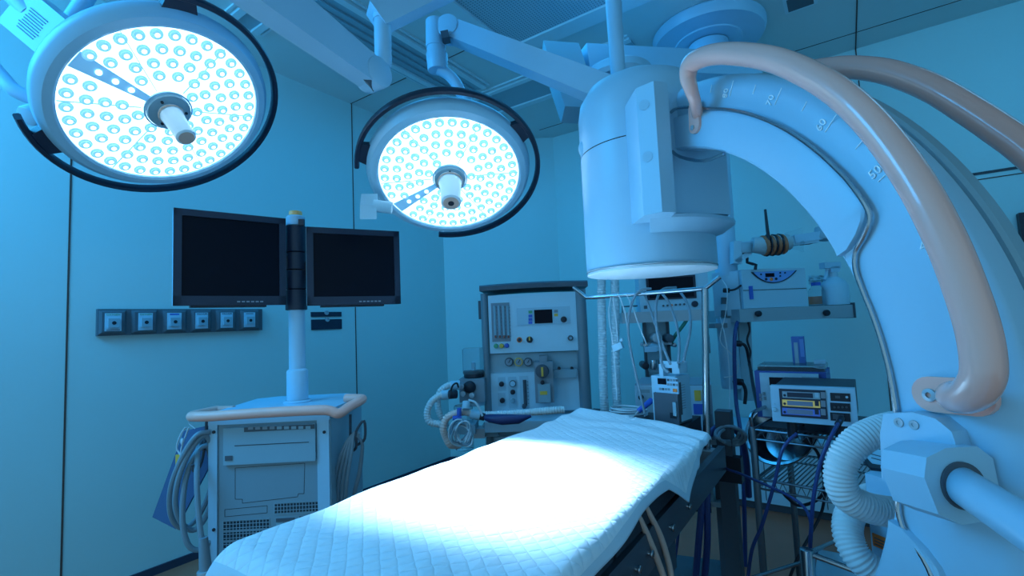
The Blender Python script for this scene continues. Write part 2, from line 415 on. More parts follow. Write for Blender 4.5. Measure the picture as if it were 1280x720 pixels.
L1, M1 = lamp('large round surgical lamp at upper left with round tipped handle, nearest the camera', C1, N1, A(C1, N1, 98, 76), (a0 % (2 * PI), a1, .393, .03), (A(C1, N1, 50, 178, .03), A(C1, N1, 224, 6, .03)), False)
b0 = A(C2, N2, 446, 208, .03); b1 = A(C2, N2, 549, 290, .03)
L2, M2 = lamp('smaller looking round surgical lamp above the table centre with thick camera tipped handle', C2, N2, A(C2, N2, 499, 258), (b0 % (2 * PI) - 2 * PI, b1, .393, .03), (A(C2, N2, 452, 190, .03), A(C2, N2, 655, 160, .03)), True)
SPZ = 2.34
SP = V((-.735, 1.935, 0))
# common ceiling pole of the two lamps
t = thing('lamp_ceiling_pole', 'slim white vertical pole dropping from the ceiling behind the detector drum', 'ceiling pole', Matrix.Translation((SP.x, SP.y, ZC)))
MB().lathe([(.0, 0), (.16, 0), (.16, -.03), (.12, -.05), (.06, -.06)], n=40).build('ceiling_flange', WHITE, t)
MB().cyl((0, 0, -.05), (0, 0, 2.36 - ZC), .040, .031, 28).build('pole', WHITE, t)
MB().lathe([(0, 2.26 - ZC), (.05, 2.26 - ZC), (.055, 2.28 - ZC), (.055, 2.34 - ZC), (.045, 2.37 - ZC), (.033, 2.375 - ZC)], n=32).build('pole_collar', WHITE2, t)
# arms of lamp 2
def w_build(mb, name, m, parent): return mb.build(name, m, parent, world=True)
el = D(562, 38, 2.14); sp2 = V((SP.x, SP.y, 2.30))
ar = MB().beam(el, sp2, .085, .085, w2=.095, h2=.115, bev=.02, seg=3)
sd = (sp2 - el).cross(UP).normalized()
ar.cyl(el - sd * .05, el + sd * .05, .052, n=32, bev=.008)
w_build(ar, 'spring_arm', WHITE, L2)
ax = (V((el.x, el.y, 0)) - V((SP.x, SP.y, 0))).normalized()
e2 = D(545, 40, 2.14)
kn = MB(); kn.tube([e2 + UP * .05, D(545, 60, 2.14)], .046, 24).cyl(D(545, 56, 2.14), D(546, 79, 2.14), .043, n=28).cyl(D(546, 67, 2.14), D(547, 89, 2.14), .05, .045, n=28, bev=.006)
w_build(kn, 'knuckle', WHITE, L2)
w_build(MB().beam(D(556, 42, 2.10), D(558, 51, 2.10), .05, .035, bev=.004), 'stop_block', DGREY, L2)
back2 = C2 - N2.normalized() * .10
yk = MB().tube([D(548, 86, 2.14), D(560, 93, 2.15), D(570, 104, 2.16), D(576, 116, 2.17), D(582, 130, 2.17), back2 + (C2 - V((SP.x, SP.y, 2.3))).normalized() * .02], .026, 16, 5)
w_build(yk, 'yoke_tube', WHITE, L2)
hb = MB().obox(D(461, 258, 2.02), CR * .035, N2.normalized() * .035, CU * .03, .006).cyl(D(467, 257, 2.02), D(490, 260, 2.03), .026, n=20)
w_build(hb, 'side_motor', WHITE2, L2)
# arms of lamp 1
j1 = D(478, 70, 1.72)
ex = MB().beam(D(470, 24, 1.72), D(570, -24, 1.86), .09, .095, bev=.02, seg=3)
w_build(ex, 'extension_arm', WHITE, L1)
dt = MB().cyl(D(478, 17, 1.72), D(479, 84, 1.72), .031, n=28, bev=.006).cyl(D(478, 18, 1.72), D(478, 26, 1.72), .034, n=28).cyl(D(479, 84, 1.72), D(480, 105, 1.72), .024, n=24)
w_build(dt, 'down_tube', WHITE, L1)
s0, s1 = D(466, 94, 1.70), D(330, -10, 1.36)
sa = MB().beam(s0, s1, .075, .10, w2=.085, h2=.135, bev=.022, seg=3)
sdv = (s1 - s0).cross(UP).normalized(); sa.cyl(s0 - sdv * .045, s0 + sdv * .045, .056, n=32, bev=.008)
s2 = s1 + (s1 - s0) * .75; sa.beam(s1, s2, .085, .135, bev=.022, seg=3)
w_build(sa, 'spring_arm', WHITE, L1)
w_build(MB().beam(D(458, 101, 1.68), D(466, 107, 1.68), .06, .02, bev=.003), 'stop_block', DGREY, L1)
bk1 = C1 - N1.normalized() * .10
jb = D(58, 36, 1.60)
blk = MB(); e1 = (D(90, 60, 1.60) - D(30, 10, 1.60)).normalized(); e2v = CF.cross(e1).normalized(); e3 = e1.cross(e2v)
blk.obox(jb, e1 * .095, e2v * .075, e3 * .05, .018, 3); w_build(blk, 'joint_block', WHITE, L1)
tx = MB()
for i in range(9):
    p = jb - e3 * .0515 - e2v * (.045 - i * .0095) * (1 if e2v.z > 0 else -1) + e1 * .01
    tx.obox(p, e1 * random.uniform(.03, .046), e2v * .0016, e3 * .0006)
w_build(tx, 'rating_label', BLACK, L1)
w_build(MB().tube([D(10, -14, 1.56), D(40, 18, 1.58)], .034, 20), 'yoke_pivot', WHITE, L1)
w_build(MB().tube([D(-20, 70, 1.62), D(2, 96, 1.63), D(20, 114, 1.64), D(48, 126, 1.67)], .024, 14, 6).tube([D(112, -10, 1.72), D(98, 12, 1.72), D(84, 34, 1.72), D(74, 60, 1.74)], .028, 14, 5).tube([D(60, 60, 1.72), D(46, 90, 1.73), D(44, 140, 1.72)], .024, 12, 5), 'yoke_tube', WHITE, L1)
w_build(MB().cyl(D(32, 146, 1.62), D(50, 140, 1.66), .035, n=24, bev=.008), 'rim_cap', WHITE2, L1)
# ------------------------------------------------------------------ the C-arm X-ray unit
FA = Fr((-.441, 1.33, 0), rad(-39.6)); ZA = 1.171
ca_ = thing('c_arm', 'large white C shaped X-ray arm with round detector drum at the right', 'x-ray machine', FA.m)
def pol(r, th, y): return V((r * math.cos(rad(th)), y, ZA + r * math.sin(rad(th))))
def sweep(mb, sec, t0, t1, step=1.5):
    n = max(2, int(abs(t1 - t0) / step)); mb.rings([[pol(r, t0 + (t1 - t0) * i / n, y) for r, y in sec] for i in range(n + 1)]); return mb
b = sweep(MB(), [(.621, .016), (.621, .082), (.776, .082), (.784, .074), (.784, .034), (.780, .026), (.770, .018), (.752, .012), (.640, .012), (.626, .0125)], 79, -76)
arc = b.build('arc', WHITE, ca_, sharp=30)
b = sweep(MB(), [(.700, .0815), (.700, .118), (.782, .118), (.790, .112), (.790, .088), (.786, .0815)], 80, -76); b.build('rear_rail', PALE, ca_, sharp=30)
b = MB()
sec = [(.622, .013), (.622, .004), (.626, .0), (.698, .0), (.704, .003), (.706, .013)]
def band(t0, t1, flare):
    n = 50; R = []
    for i in range(n + 1):
        t = t0 + (t1 - t0) * i / n; k = max(0, 1 - abs(t1 - t) / 4.0)   # the last degrees slope in like the moulded shoulder
        ro = .706 - .062 * (k ** 2) if flare else .706
        R.append([pol(.622 + (r - .622) * (ro - .622) / (.706 - .622), t, y) for r, y in sec])
    b.rings(R)
band(79, 25.5, True); b.build('raised_band', WHITE, arc, sharp=30)
b = MB(); band(-70, -13.5, True); b.build('raised_band', WHITE, arc, sharp=30)
# chrome edge wire
W = [FA.p(905, 192, -.002), FA.p(880, 201, -.006), FA.p(850, 196, -.008), FA.p(837, 184, -.008), FA.p(834, 165, -.008), FA.p(838, 141, -.006), FA.p(856, 134, -.004)]
W += [pol(.7085, t, .001) for t in range(66, 31, -3)] + [pol(.706, 29, .001), pol(.697, 27, .003), pol(.672, 25.6, .006), pol(.648, 24.6, .008), pol(.634, 22.4, .008)]
W += [pol(.629, t, .009) for t in range(19, -10, -3)] + [pol(.630, -11.5, .008), pol(.645, -14, .006), pol(.675, -15.6, .003), pol(.699, -18, .001), pol(.708, -21, .001)] + [pol(.7085, t, .001) for t in range(-24, -72, -4)]
MB().tube(W, .0042, 8, 3).build('edge_wire', CHROME, ca_)
# scale on the rim
PRINT = mat('scale_print', (.85, .95, 1), .5)
for k in range(0, 13):
    val = 85 - k * 5; th = 63 - (80 - val) * 1.08
    if val < 30: continue
    er = V((math.cos(rad(th)), 0, math.sin(rad(th)))); et = V((-er.z, 0, er.x)); y = .0105
    if val % 10 == 0:
        MB().obox(pol(.752, th, y + .0005), er * .016, et * .0007, V((0, .0006, 0))).build('scale_tick', PRINT, arc)
        MB().text(str(val), .021, pol(.742, th + 1.15, y), er, et).build('scale_number', PRINT, arc)
    else: MB().obox(pol(.754, th, y + .0005), er * .009, et * .0007, V((0, .0006, 0))).build('scale_tick', PRINT, arc)
# grab handles
def tubeh(P, r, foot=.62):
    n = (len(P) - 1) * 8 + 1; ss = lambda t: min(1, max(0, t)) ** 2 * (3 - 2 * min(1, max(0, t)))
    return MB().tube(P, [r * (foot + (1 - foot) * ss((i - 8) / 28)) for i in range(n)], 20, 8)
hp = [FA.p(872, 143, .0), FA.p(869, 128, -.03), FA.p(864, 112, -.05), FA.p(860, 96, -.056), FA.p(864, 80, -.058), FA.p(880, 71, -.058), FA.p(905, 67, -.058), FA.p(945, 70, -.058), FA.p(985, 81, -.058), FA.p(1040, 110, -.058), FA.p(1090, 155, -.058), FA.p(1140, 222, -.058), FA.p(1180, 296, -.058), FA.p(1208, 366, -.058), FA.p(1224, 420, -.058), FA.p(1229, 462, -.058), FA.p(1222, 484, -.052), FA.p(1210, 494, -.036), FA.p(1198, 496, -.014), FA.p(1194, 496, .008)]
h1 = part(tubeh(hp, .0215).build('grab_handle', BEIGE, ca_), 'beige grab handle on the front face')
def slotplate(mb, c, ex, L, w, y0, y1):
    ex = V(ex).normalized(); ey = V((-ex.z, 0, ex.x)); n = 10
    poly = [(L + w * math.cos(t), w * math.sin(t)) for t in [(-PI / 2 + PI * i / n) for i in range(n + 1)]] + [(-L - w * math.cos(t), -w * math.sin(t)) for t in [(-PI / 2 + PI * i / n) for i in range(n + 1)]]
    c = V(c); mb.prism(poly, V((c.x, y0, c.z)), ex, ey, V((0, y1 - y0, 0)), .002)
    return mb
pc = FA.p(870, 146, 0); mbp = slotplate(MB(), pc, (.05, 0, 1), .022, .0185, .002, -.007)
pl = mbp.build('mounting_plate', BEIGE, h1)
q = FA.p(869, 160, 0); MB().cyl((q.x, -.007, q.z), (q.x, -.010, q.z), .006, n=16).build('screw', STEEL, h1)
pc = FA.p(1186, 495, 0); slotplate(MB(), pc, FA.p(1230, 500, 0) - FA.p(1142, 493, 0), .026, .0245, .013, .004).build('mounting_plate', BEIGE, h1)
q = FA.p(1160, 494, 0)
MB().lathe([(.009, .004), (.009, .001), (.004, .000), (.004, .004)], (q.x, 0, q.z), (0, 1, 0), 20).build('screw', STEEL, h1)
q = [FA.p(u, v, y) for u, v, y in ((960, 112, .10), (972, 99, .145), (992, 91, .16), (1025, 86, .16), (1060, 84, .16), (1100, 88, .16), (1135, 98, .16), (1170, 113, .16), (1210, 137, .16), (1245, 160, .16), (1290, 193, .16))]
q += [V((.795, .16, 1.46)), V((.815, .152, 1.37)), V((.805, .128, 1.315)), V((.765, .108, 1.30))]
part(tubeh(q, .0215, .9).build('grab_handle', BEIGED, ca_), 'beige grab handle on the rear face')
# detector drum
DC = V((-.077, .042, 0)); DR = .187
zb = (FA.i @ D(814, 342, 1.43)).z; zs = (FA.i @ D(733, 178, 1.3)).z
det = MB().lathe([(DR - .004, zb + .012), (DR, zb + .02), (DR, zs)], DC, UP, 96).build('detector_drum', WHITE, ca_)
MB().lathe([(DR, zs + .003), (DR + .001, zs + .12), (DR - .006, zs + .16), (DR - .03, zs + .20), (DR - .075, zs + .225), (0, zs + .23)], DC, UP, 96).build('drum_cap', WHITE, det)
MB().lathe([(DR - .002, zs - .002), (DR - .002, zs + .005)], DC, UP, 96).build('drum_seam', BLACK, det)
MB().lathe([(DR - .001, zb + .013), (DR - .008, zb + .013), (DR - .002, zb + .009), (DR - .001, zb + .002), (DR - .006, zb), (0, zb)], DC, UP, 96).build('drum_window', mat('detector_window', (.80, .90, .94), .4), det)
MB().lathe([(DR - .0005, zb + .008), (DR + .0012, zb + .011), (DR - .0005, zb + .014)], DC, UP, 96).build('window_rim', STEEL, det)
q = FA.i @ D(733, 186, 1.42); MB().sph(q, .03, 20, (.8, .8, 1.0)).build('side_knob', WHITE, det)
# bracket between drum and arc
bz = FA.p(805, 272, -.10).z; tz = FA.p(812, 100, -.10).z
br = MB().prism([(.045, -.085), (.158, -.112), (.2, -.088), (.2, -.05), (.12, -.02), (.10, .18), (-.05, .18), (-.05, -.02)], (0, 0, bz), (1, 0, 0), (0, 1, 0), (0, 0, tz - bz), .005)
brk_ = br.build('bracket', WHITE, ca_, sharp=25)
MB().prism([(.09, -.028), (.145, -.028), (.146, .152), (.02, .20), (.02, -.02)], (0, 0, bz + .012), (1, 0, 0), (0, 1, 0), (0, 0, FA.p(830, 113, -.028).z - bz - .012), .006).build('bracket_cheek', WHITE, brk_, sharp=25)
lip = MB(); n = 40; R = []
for i in range(n + 1):
    a = rad(-30 + 80 * i / n); R.append([DC + V((math.cos(a) * r, math.sin(a) * r, z)) for r, z in ((.18, bz - .03), (.205, bz - .022), (.238, bz), (.24, bz + .008), (.18, bz + .012))])
lip.rings(R); lip.build('bracket_lip', WHITE, brk_, sharp=25)
for zz in (1.74, 1.87):
    MB().cyl(V((.177, -.1035, zz)), V((.1773, -.1039, zz)), .013, n=24).build('screw_cover', WHITE, brk_)
# pivot block and brake lever
P0, P1, P2 = FA.i @ D(1106, 584, .745), FA.i @ D(1203, 607, .625), FA.i @ D(1310, 676, .50)
P0 = P0.lerp(P1, .43)
ax = (P1 - P0).normalized(); sx = ax.cross(UP).normalized(); sz = sx.cross(ax)
oc = [(.048, .012), (.040, .036), (.012, .046), (-.030, .046), (-.048, .030), (-.048, -.026), (-.036, -.042), (.010, -.046), (.038, -.032)]
pb = MB().prism(oc, P0, sx, sz, P1 - P0, .008, 3).build('pivot_block', WHITE, ca_, sharp=30)
ld = (P2 - P1).normalized()
lv = MB().cyl(P1 - ld * .02, P1 + ld * .30, .0225, .024, n=32, bev=.004).build('brake_lever', WHITE, pb)
MB().cyl(P1 - ax * .002, P1 + ax * .003, .029, n=32).build('lever_socket', DGREY, pb)
fl = [FA.p(u, v, 0) for u, v in ((1114, 516), (1150, 514), (1180, 522), (1200, 538), (1208, 562), (1206, 610), (1112, 600), (1110, 540))]
fm = MB().prism([(p.x, p.z) for p in fl], (0, .014, 0), (1, 0, 0), (0, 0, 1), (0, -.03, 0), .004).build('pivot_flange', WHITE, ca_, sharp=30)
for u, v in ((1124, 528), (1143, 531)):
    q = FA.p(u, v, -.016); MB().lathe([(.0065, -.016), (.0065, -.018), (.003, -.0175), (.003, -.0165), (0, -.0165)], (q.x, 0, q.z), (0, 1, 0), 16).build('screw', STEEL, fm)
q0, q1 = FA.p(1160, 590, -.0), FA.p(1205, 600, 0)
MB().cyl((P0 + P1) / 2 + V((0, .02, 0)), (P0 + P1) / 2 + V((0, .09, 0)), .035, n=28).build('pivot_shaft', PALE, pb)
# floor column behind the arc
cx0 = FA.p(1078, 560, .20).x
zf = FA.p(1090, 594, .20).z; zt_ = FA.p(1090, 556, .34).z
co_ = MB().hexa([(cx0, .20, .12), (cx0 + .34, .20, .12), (cx0 + .34, .36, .12), (cx0, .36, .12), (cx0, .20, zf), (cx0 + .34, .20, zf), (cx0 + .34, .36, zf + (zt_ - zf) * .16 / .14), (cx0, .36, zf + (zt_ - zf) * .16 / .14)], .02, 3).build('column_housing', WHITE, ca_)
def onpl(u, v, p0, nn):
    o = FA.i @ CAM; r = FA.i.to_3x3() @ ray(u, v); return o + r * ((p0 - o).dot(nn) / r.dot(nn))
slp = V((0, .14, zt_ - zf)).normalized(); sn = V((0, -slp.z, slp.y)); sp0 = V((cx0, .20, zf))
MB().box(cx0 - .02, cx0 + .5, .12, .44, .03, .13, .02, 2).build('base', PALE, ca_)
for x in (cx0 + .03, cx0 + .42):
    for y in (.17, .40): MB().cyl((x, y - .015, .03), (x, y + .015, .03), .03, n=20).build('caster', BLACK, ca_)
MB().box(.66, .77, .082, .24, .96, 1.14, .01).build('carriage', PALE, ca_)
def slab(pix, h0, h1):
    q = [onpl(u, v, sp0, sn) for u, v in pix]; mb = MB(); mb.rings([[p + sn * h0 for p in q], [p + sn * h1 for p in q]]); return mb
lb = slab([(1070, 551), (1122, 547), (1122, 592), (1089, 588), (1071, 569)], 0, .006).build('control_label', BLACK, co_)
slab([(1075, 555), (1120, 551), (1120, 588), (1091, 583), (1076, 567)], .006, .008).build('label_face', WHITE2, lb)
m2 = MB()
for u, v in ((1094, 560), (1095, 565), (1096, 574), (1097, 579)):
    p = onpl(u, v, sp0, sn) + sn * .0085; m2.obox(p, V((.011, 0, 0)), slp * .0012, sn * .0006)
m2.build('label_print', DGREY, lb)
p = FA.p(1101, 679, .195); MB().box(p.x - .018, p.x + .016, .197, .201, p.z - .012, p.z + .012).build('warning_label', ORANGE, co_)
m2 = MB()
for i in range(3): m2.box(p.x - .014, p.x + .012, .196, .1975, p.z - .008 + i * .006, p.z - .0065 + i * .006)
m2.build('label_print', DGREY, co_)
# corrugated hose
t = thing('corrugated_hose', 'thick white corrugated hose looping beside the C shaped arm', 'hose', Matrix.Translation(D(1062, 600, .9)))
hs = [(1150, 530, .92), (1125, 532, .90), (1099, 538, .90), (1073, 551, .90), (1055, 573, .90), (1050, 597, .90), (1058, 620, .90), (1084, 634, .90), (1115, 640, .91), (1145, 642, .95), (1160, 636, 1.02), (1140, 624, 1.06), (1105, 618, 1.06), (1078, 626, 1.03), (1062, 645, 1.0), (1060, 670, .98), (1073, 697, .96), (1098, 716, .95), (1135, 728, .94)]
MB().hose([D(*h) for h in hs], .027, .0065, .09, 24, 10).build('hose_body', HOSEW, t, world=True, sharp=60)
# ------------------------------------------------------------------ operating table and its sheet
BX0, BX1, BY0, BY1, BZ = -1.0, -.42, .43, 2.11, .945
bt = thing('operating_table', 'black padded operating table under the white quilted sheet', 'operating table', Matrix.Translation(((BX0 + BX1) / 2, 1.05, 0)))
def bw(mb, name, m, par=None): return mb.build(name, m, par or bt, world=True)
for a, b, xr_ in ((BY0 + .05, .92, BX1), (.935, 1.55, BX1), (1.565, BY1 - .04, -.525)):
    bw(MB().box(BX0, xr_, a, b, BZ - .075, BZ - .004, .02, 3), 'mattress', RUBBER)
bw(MB().box(BX0 + .03, BX1 - .03, BY0 + .06, 1.54, BZ - .115, BZ - .075, .004).box(BX0 + .03, -.555, 1.54, BY1 - .08, BZ - .105, BZ - .075, .004), 'table_top', DGREY)
for x in (BX0 - .005, BX1 - .018):
    bw(MB().box(x, x + .023, BY0 + .06, 1.56 if x < BX0 else 1.95, BZ - .175, BZ - .085, .004), 'side_rail', mat('rail_metal', (.10, .14, .18), .35, metal=.6))
fx = BX1 - .06
fr = bw(MB().hexa([(fx - .03, .45, .60), (fx, .45, .60), (fx, 1.5, .60), (fx - .03, 1.5, .60), (fx - .03, .45, .83), (fx, .45, .83), (fx, 1.5, .83), (fx - .03, 1.5, .83)], .006), 'side_frame', DGREY)
bw(MB().box(BX0 + .03, BX0 + .06, .45, 1.5, .60, .83, .006), 'side_frame', DGREY)
bw(MB().box(BX0 + .06, fx - .03, .5, 1.4, .62, .80, .01), 'lift_housing', DGREY)
bw(MB().box(-.87, -.55, .9, 1.3, .10, .63, .03), 'column', DGREY)
bw(MB().box(-.95, -.47, .5, 1.6, .02, .11, .03, 3), 'base', GREY)
for y_ in (.95, 1.02, 1.10, 1.26, 1.42):
    q = V((0, y_, .815))
    bw(MB().cyl((fx - .005, q.y, q.z), (BX1 + .012, q.y, q.z), .005, n=16, bev=.001).cyl((BX1 + .010, q.y, q.z), (BX1 + .017, q.y, q.z), .009, n=18, bev=.002), 'bolt', CHROME, fr)
cl = bw(MB().box(fx, fx + .05, .62, .65, .60, .70, .004), 'rail_clamp', STEEL)
bw(MB().cyl((fx + .025, .635, .61), (fx + .025, .635, .56), .008, n=12).sph((fx + .025, .635, .55), .02, 12), 'clamp_knob', BLACK, cl)
# the sheet
def quilt():
    m = bpy.data.materials.new('quilted_sheet'); m.use_nodes = True; nt = m.node_tree; b = nt.nodes['Principled BSDF']
    b.inputs['Base Color'].default_value = (.80, .88, .92, 1); b.inputs['Roughness'].default_value = .7
    b.inputs['Specular IOR Level'].default_value = .25
    tc = nt.nodes.new('ShaderNodeTexCoord')
    mp = nt.nodes.new('ShaderNodeMapping'); mp.inputs['Rotation'].default_value = (0, 0, rad(38)); mp.inputs['Scale'].default_value = (1, 1, 1)
    nt.links.new(tc.outputs['Object'], mp.inputs['Vector'])
    hs = []
    for dr, sc_ in (('X', 11.5), ('Y', 11.5)):
        wv = nt.nodes.new('ShaderNodeTexWave'); wv.wave_type = 'BANDS'; wv.bands_direction = dr; wv.inputs['Scale'].default_value = sc_; wv.inputs['Distortion'].default_value = .8; wv.inputs['Detail Scale'].default_value = 3
        nt.links.new(mp.outputs['Vector'], wv.inputs['Vector'])
        pw = nt.nodes.new('ShaderNodeMath'); pw.operation = 'POWER'; pw.inputs[1].default_value = .25; nt.links.new(wv.outputs['Fac'], pw.inputs[0]); hs.append(pw)
    mi = nt.nodes.new('ShaderNodeMath'); mi.operation = 'MINIMUM'; nt.links.new(hs[0].outputs[0], mi.inputs[0]); nt.links.new(hs[1].outputs[0], mi.inputs[1])
    nz = nt.nodes.new('ShaderNodeTexNoise'); nz.inputs['Scale'].default_value = 30; nz.inputs['Detail'].default_value = 5; nt.links.new(tc.outputs['Object'], nz.inputs['Vector'])
    ad = nt.nodes.new('ShaderNodeMath'); ad.operation = 'MULTIPLY_ADD'; ad.inputs[1].default_value = .7; nt.links.new(nz.outputs['Fac'], ad.inputs[0]); nt.links.new(mi.outputs[0], ad.inputs[2])
    bp = nt.nodes.new('ShaderNodeBump'); bp.inputs['Strength'].default_value = .55; bp.inputs['Distance'].default_value = .004
    nt.links.new(ad.outputs[0], bp.inputs['Height']); nt.links.new(bp.outputs['Normal'], b.inputs['Normal']); return m
QUILT = quilt()
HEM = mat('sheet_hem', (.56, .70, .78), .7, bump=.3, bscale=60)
from mathutils import noise as NZ
SY0, SY1 = .40, 1.93
def drop_r(y):   # how far the sheet hangs over the right edge
    k = .050 + .012 * math.sin(y * 9 + 1)
    k += .058 * max(0, 1 - abs(y - 1.33) / .12)
    if y > 1.45: k -= .010 * min(1, (y - 1.45) / .15)
    return k
def sheet(i, j):
    y = SY0 + (SY1 - SY0) * j
    # across: 0 left edge .. 1 right hem
    Lr = drop_r(y); Lf = BX1 - BX0; Ll = .012 + .01 * (1 + math.sin(y * 7)) / 2; tot = Ll + Lf + Lr
    s_ = i * tot - Ll
    z = BZ + .011
    if s_ < 0: x = BX0 + s_ * .6; z += s_ * .8
    elif s_ <= Lf: x = BX0 + s_
    else:
        o = s_ - Lf; R = .022; a = min(o / R, 1.30)
        x = BX1 + R * math.sin(a); z -= R * (1 - math.cos(a))
        if o / R > 1.30:
            e = o - R * 1.30; x += e * math.cos(1.30) + .006 * math.sin(y * 22) * min(1, e / .04); z -= e * math.sin(1.30)
    fl = min(1, max(0, (i - .02) * 8)) * min(1, (1.0 - i) * 12 + .3)
    z += .006 * NZ.noise(V((x * 5, y * 4, 0))) * fl + .004 * NZ.noise(V((x * 14, y * 12, 3))) * fl
    # soft ridges across the far end
    k = max(0, (y - 1.45) / .5)
    z += k * .006 * (1 + 1.0 * math.sin(y * 38 + 3.5 * x + 2 * NZ.noise(V((x * 4, y * 3, 7)))))
    x += (.006 * math.sin(y * 13) + .004 * math.sin(y * 29 + 1)) * (1 if i < .05 else 0)
    y2 = y - .33 * max(0, (x - BX0) / (BX1 - BX0) - .0) * (1 if j > .999 else 0) * 0
    # the far hem runs at a slant, and the near hem curls down
    y2 = y - .24 * k * max(0, (x - BX0) / (BX1 - BX0)) ** 1.3
    if j < .05:
        t = (.05 - j) / .05; z -= .088 * t ** 1.8; y2 = SY0 + (SY1 - SY0) * .05 - .062 * math.sin(t * PI / 2) + .004 * math.sin(x * 40) * t
    if s_ > Lf and y < .6: pass
    return V((x, y2, z))
st = thing('quilted_sheet', 'white quilted disposable sheet spread over the operating table, brightly lit', 'sheet', Matrix.Translation((-.71, 1.1, BZ)))
nu, nv = 120, 220
mb = MB(); mb.grid(nu, nv, sheet)
for f in mb.bm.faces:
    k = f.index if f.index >= 0 else 0
for n_, f in enumerate(mb.bm.faces):
    i, j = n_ % nu, n_ // nu
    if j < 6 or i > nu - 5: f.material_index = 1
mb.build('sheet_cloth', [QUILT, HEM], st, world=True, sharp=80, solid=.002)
# drain tubes hanging at the right side
tb = [[(803, 627, 1.25), (808, 636, 1.22), (826, 672, 1.2), (838, 715, 1.2), (842, 760, 1.2)], [(788, 634, 1.22), (800, 650, 1.2), (818, 690, 1.18), (832, 730, 1.18), (840, 770, 1.18)]]
for P, lab in zip(tb, ('pale beige drain tube hanging right of the table, the one farther right', 'pale beige drain tube hanging right of the table, the one nearer the sheet')):
    t = thing('drain_tube', lab, 'tube', Matrix.Translation(ONX(P[-1][0], P[-1][1], -.40)), 'beige tubes hanging from the table')
    MB().tube([ONX(p[0], p[1], -.432 + .010 * k) for k, p in enumerate(P)], .0075, 12, 6).build('tube', TUBE, t, world=True)
# ------------------------------------------------------------------ monitor cart
dC = 2.05
FC = Fr((D(335, 600, dC).x, D(335, 600, dC).y, 0), YAW + rad(2))
mc = thing('monitor_cart', 'white monitor cart with computer cabinet, push rail and pole beside the left wall', 'monitor cart', FC.m)
p0, p1 = FC.p(262, 522), FC.p(413, 512)
xl, xr, zt = p0.x, p1.x, (p0.z + p1.z) / 2
dep = .46
cab = MB().box(xl, xr, 0, dep, .10, zt - .03, .008).build('cabinet', PALE, mc)
MB().box(xl, xr, -.012, .004, zt - .035, zt, .006).build('front_lip', WHITE, mc)
# front posts
for a, b in ((262, 273), (398, 413)):
    x0, x1 = FC.p(a, 600).x, FC.p(b, 600).x
    f = MB().box(x0, x1, -.010, .01, .10, zt - .03, .004).build('corner_post', WHITE, mc)
    for v in (540, 662):
        q = FC.p((a + b) / 2, v, -.01); MB().cyl((q.x, -.0105, q.z), (q.x, -.014, q.z), .0065, n=14).build('screw', BLACK, f)
# front panel
MB().fb(FC, 273, 527, 399, 760, -.004, .0).build('front_panel', mat('cabinet_front', (.20, .32, .38), .5), mc)
dr = MB().fb(FC, 279, 533, 394, 579, -.020, -.004, .006).build('printer_drawer', PALE, mc)
MB().fb(FC, 293, 554.6, 386, 555.4, -.0215, -.019).build('paper_slot', BLACK, dr)
MB().fb(FC, 305, 532.5, 393, 538, -.0225, -.019, .001).build('control_strip', DGREY, dr)
for k in range(9):
    u = 313 + k * 9; MB().fb(FC, u - 3, 533.5 - k * .1, u + 3, 537 - k * .1, -.0245, -.022).build('button', PALE if k > 3 else GREY, dr)
MB().fb(FC, 281, 570, 290, 576, -.023, -.019, .001).build('eject_button', DGREY, dr)
b = MB()
def outline(mb, pts, w=.0016, y0=-.0052, y1=-.003):
    P = [FC.p(u, v, -.004) for u, v in pts]
    for a, c in zip(P, P[1:] + P[:1]):
        d = (c - a).normalized(); mb.obox(((a + c) / 2 + V((0, 0, 0))) * 1, d * (c - a).length / 2, V((0, .0008, 0)), d.cross(V((0, 1, 0))) * w / 2)
    return mb
outline(MB(), [(294, 585), (381, 579), (380, 617), (373, 617), (372, 621), (303, 629), (303, 624), (294, 624)]).build('blank_panel', BLACK, mc)
outline(MB(), [(281, 637), (334, 632), (334, 641), (281, 646)]).build('slot_cover', BLACK, mc)
def vent(u0, v0, u1, v1, lab=None):
    f = MB().fb(FC, u0, v0, u1, v1, -.0052, -.003); g = f.build('vent_grille', mat('vent_dark', (.012, .025, .04), .6) if 'vent_dark' not in MATS else MATS['vent_dark'], mc)
    m = MB(); a, c = FC.p(u0, v0, -.005), FC.p(u1, v1, -.005); nx = 14; nz = 3
    for i in range(nx + 1):
        x = a.x + (c.x - a.x) * i / nx; m.box(x - .0012, x + .0012, -.0062, -.005, a.z, c.z)
    for i in range(nz + 1):
        z = a.z + (c.z - a.z) * i / nz; m.box(a.x, c.x, -.0062, -.005, z - .0012, z + .0012)
    m.build('vent_mesh', PALE, g)
vent(343, 629, 398, 640)
for k in range(5): vent(279, 651 + k * 12.5, 337, 662 + k * 12.5)
for u0, u1, v in ((345, 368, 650), (374, 398, 647)):
    s_ = MB().fb(FC, u0, v - 2, u1, v + 2, -.0075, -.004, .0008).build('connector_port', DGREY, mc)
for u, v, w in ((349, 658, 4), (362, 658, 6), (373, 657, 6)): MB().fb(FC, u - w, v - 4, u + w, v + 4, -.008, -.004, .001).build('power_socket', BLACK if w > 4 else PALE, mc)
# top and rounded back deck
tp = MB()
prof = [(xl - .01, -.01), (xr + .01, -.01), (xr + .012, .05), (xr + .03, .30), (xr - .01, .42), (xr - .08, .47), (xl + .08, .47), (xl - .01, .42), (xl - .01, .05)]
tp.prism(prof, (0, 0, zt - .012), (1, 0, 0), (0, 1, 0), (0, 0, .022), .008, 3); tp.build('top_deck', WHITE, mc)
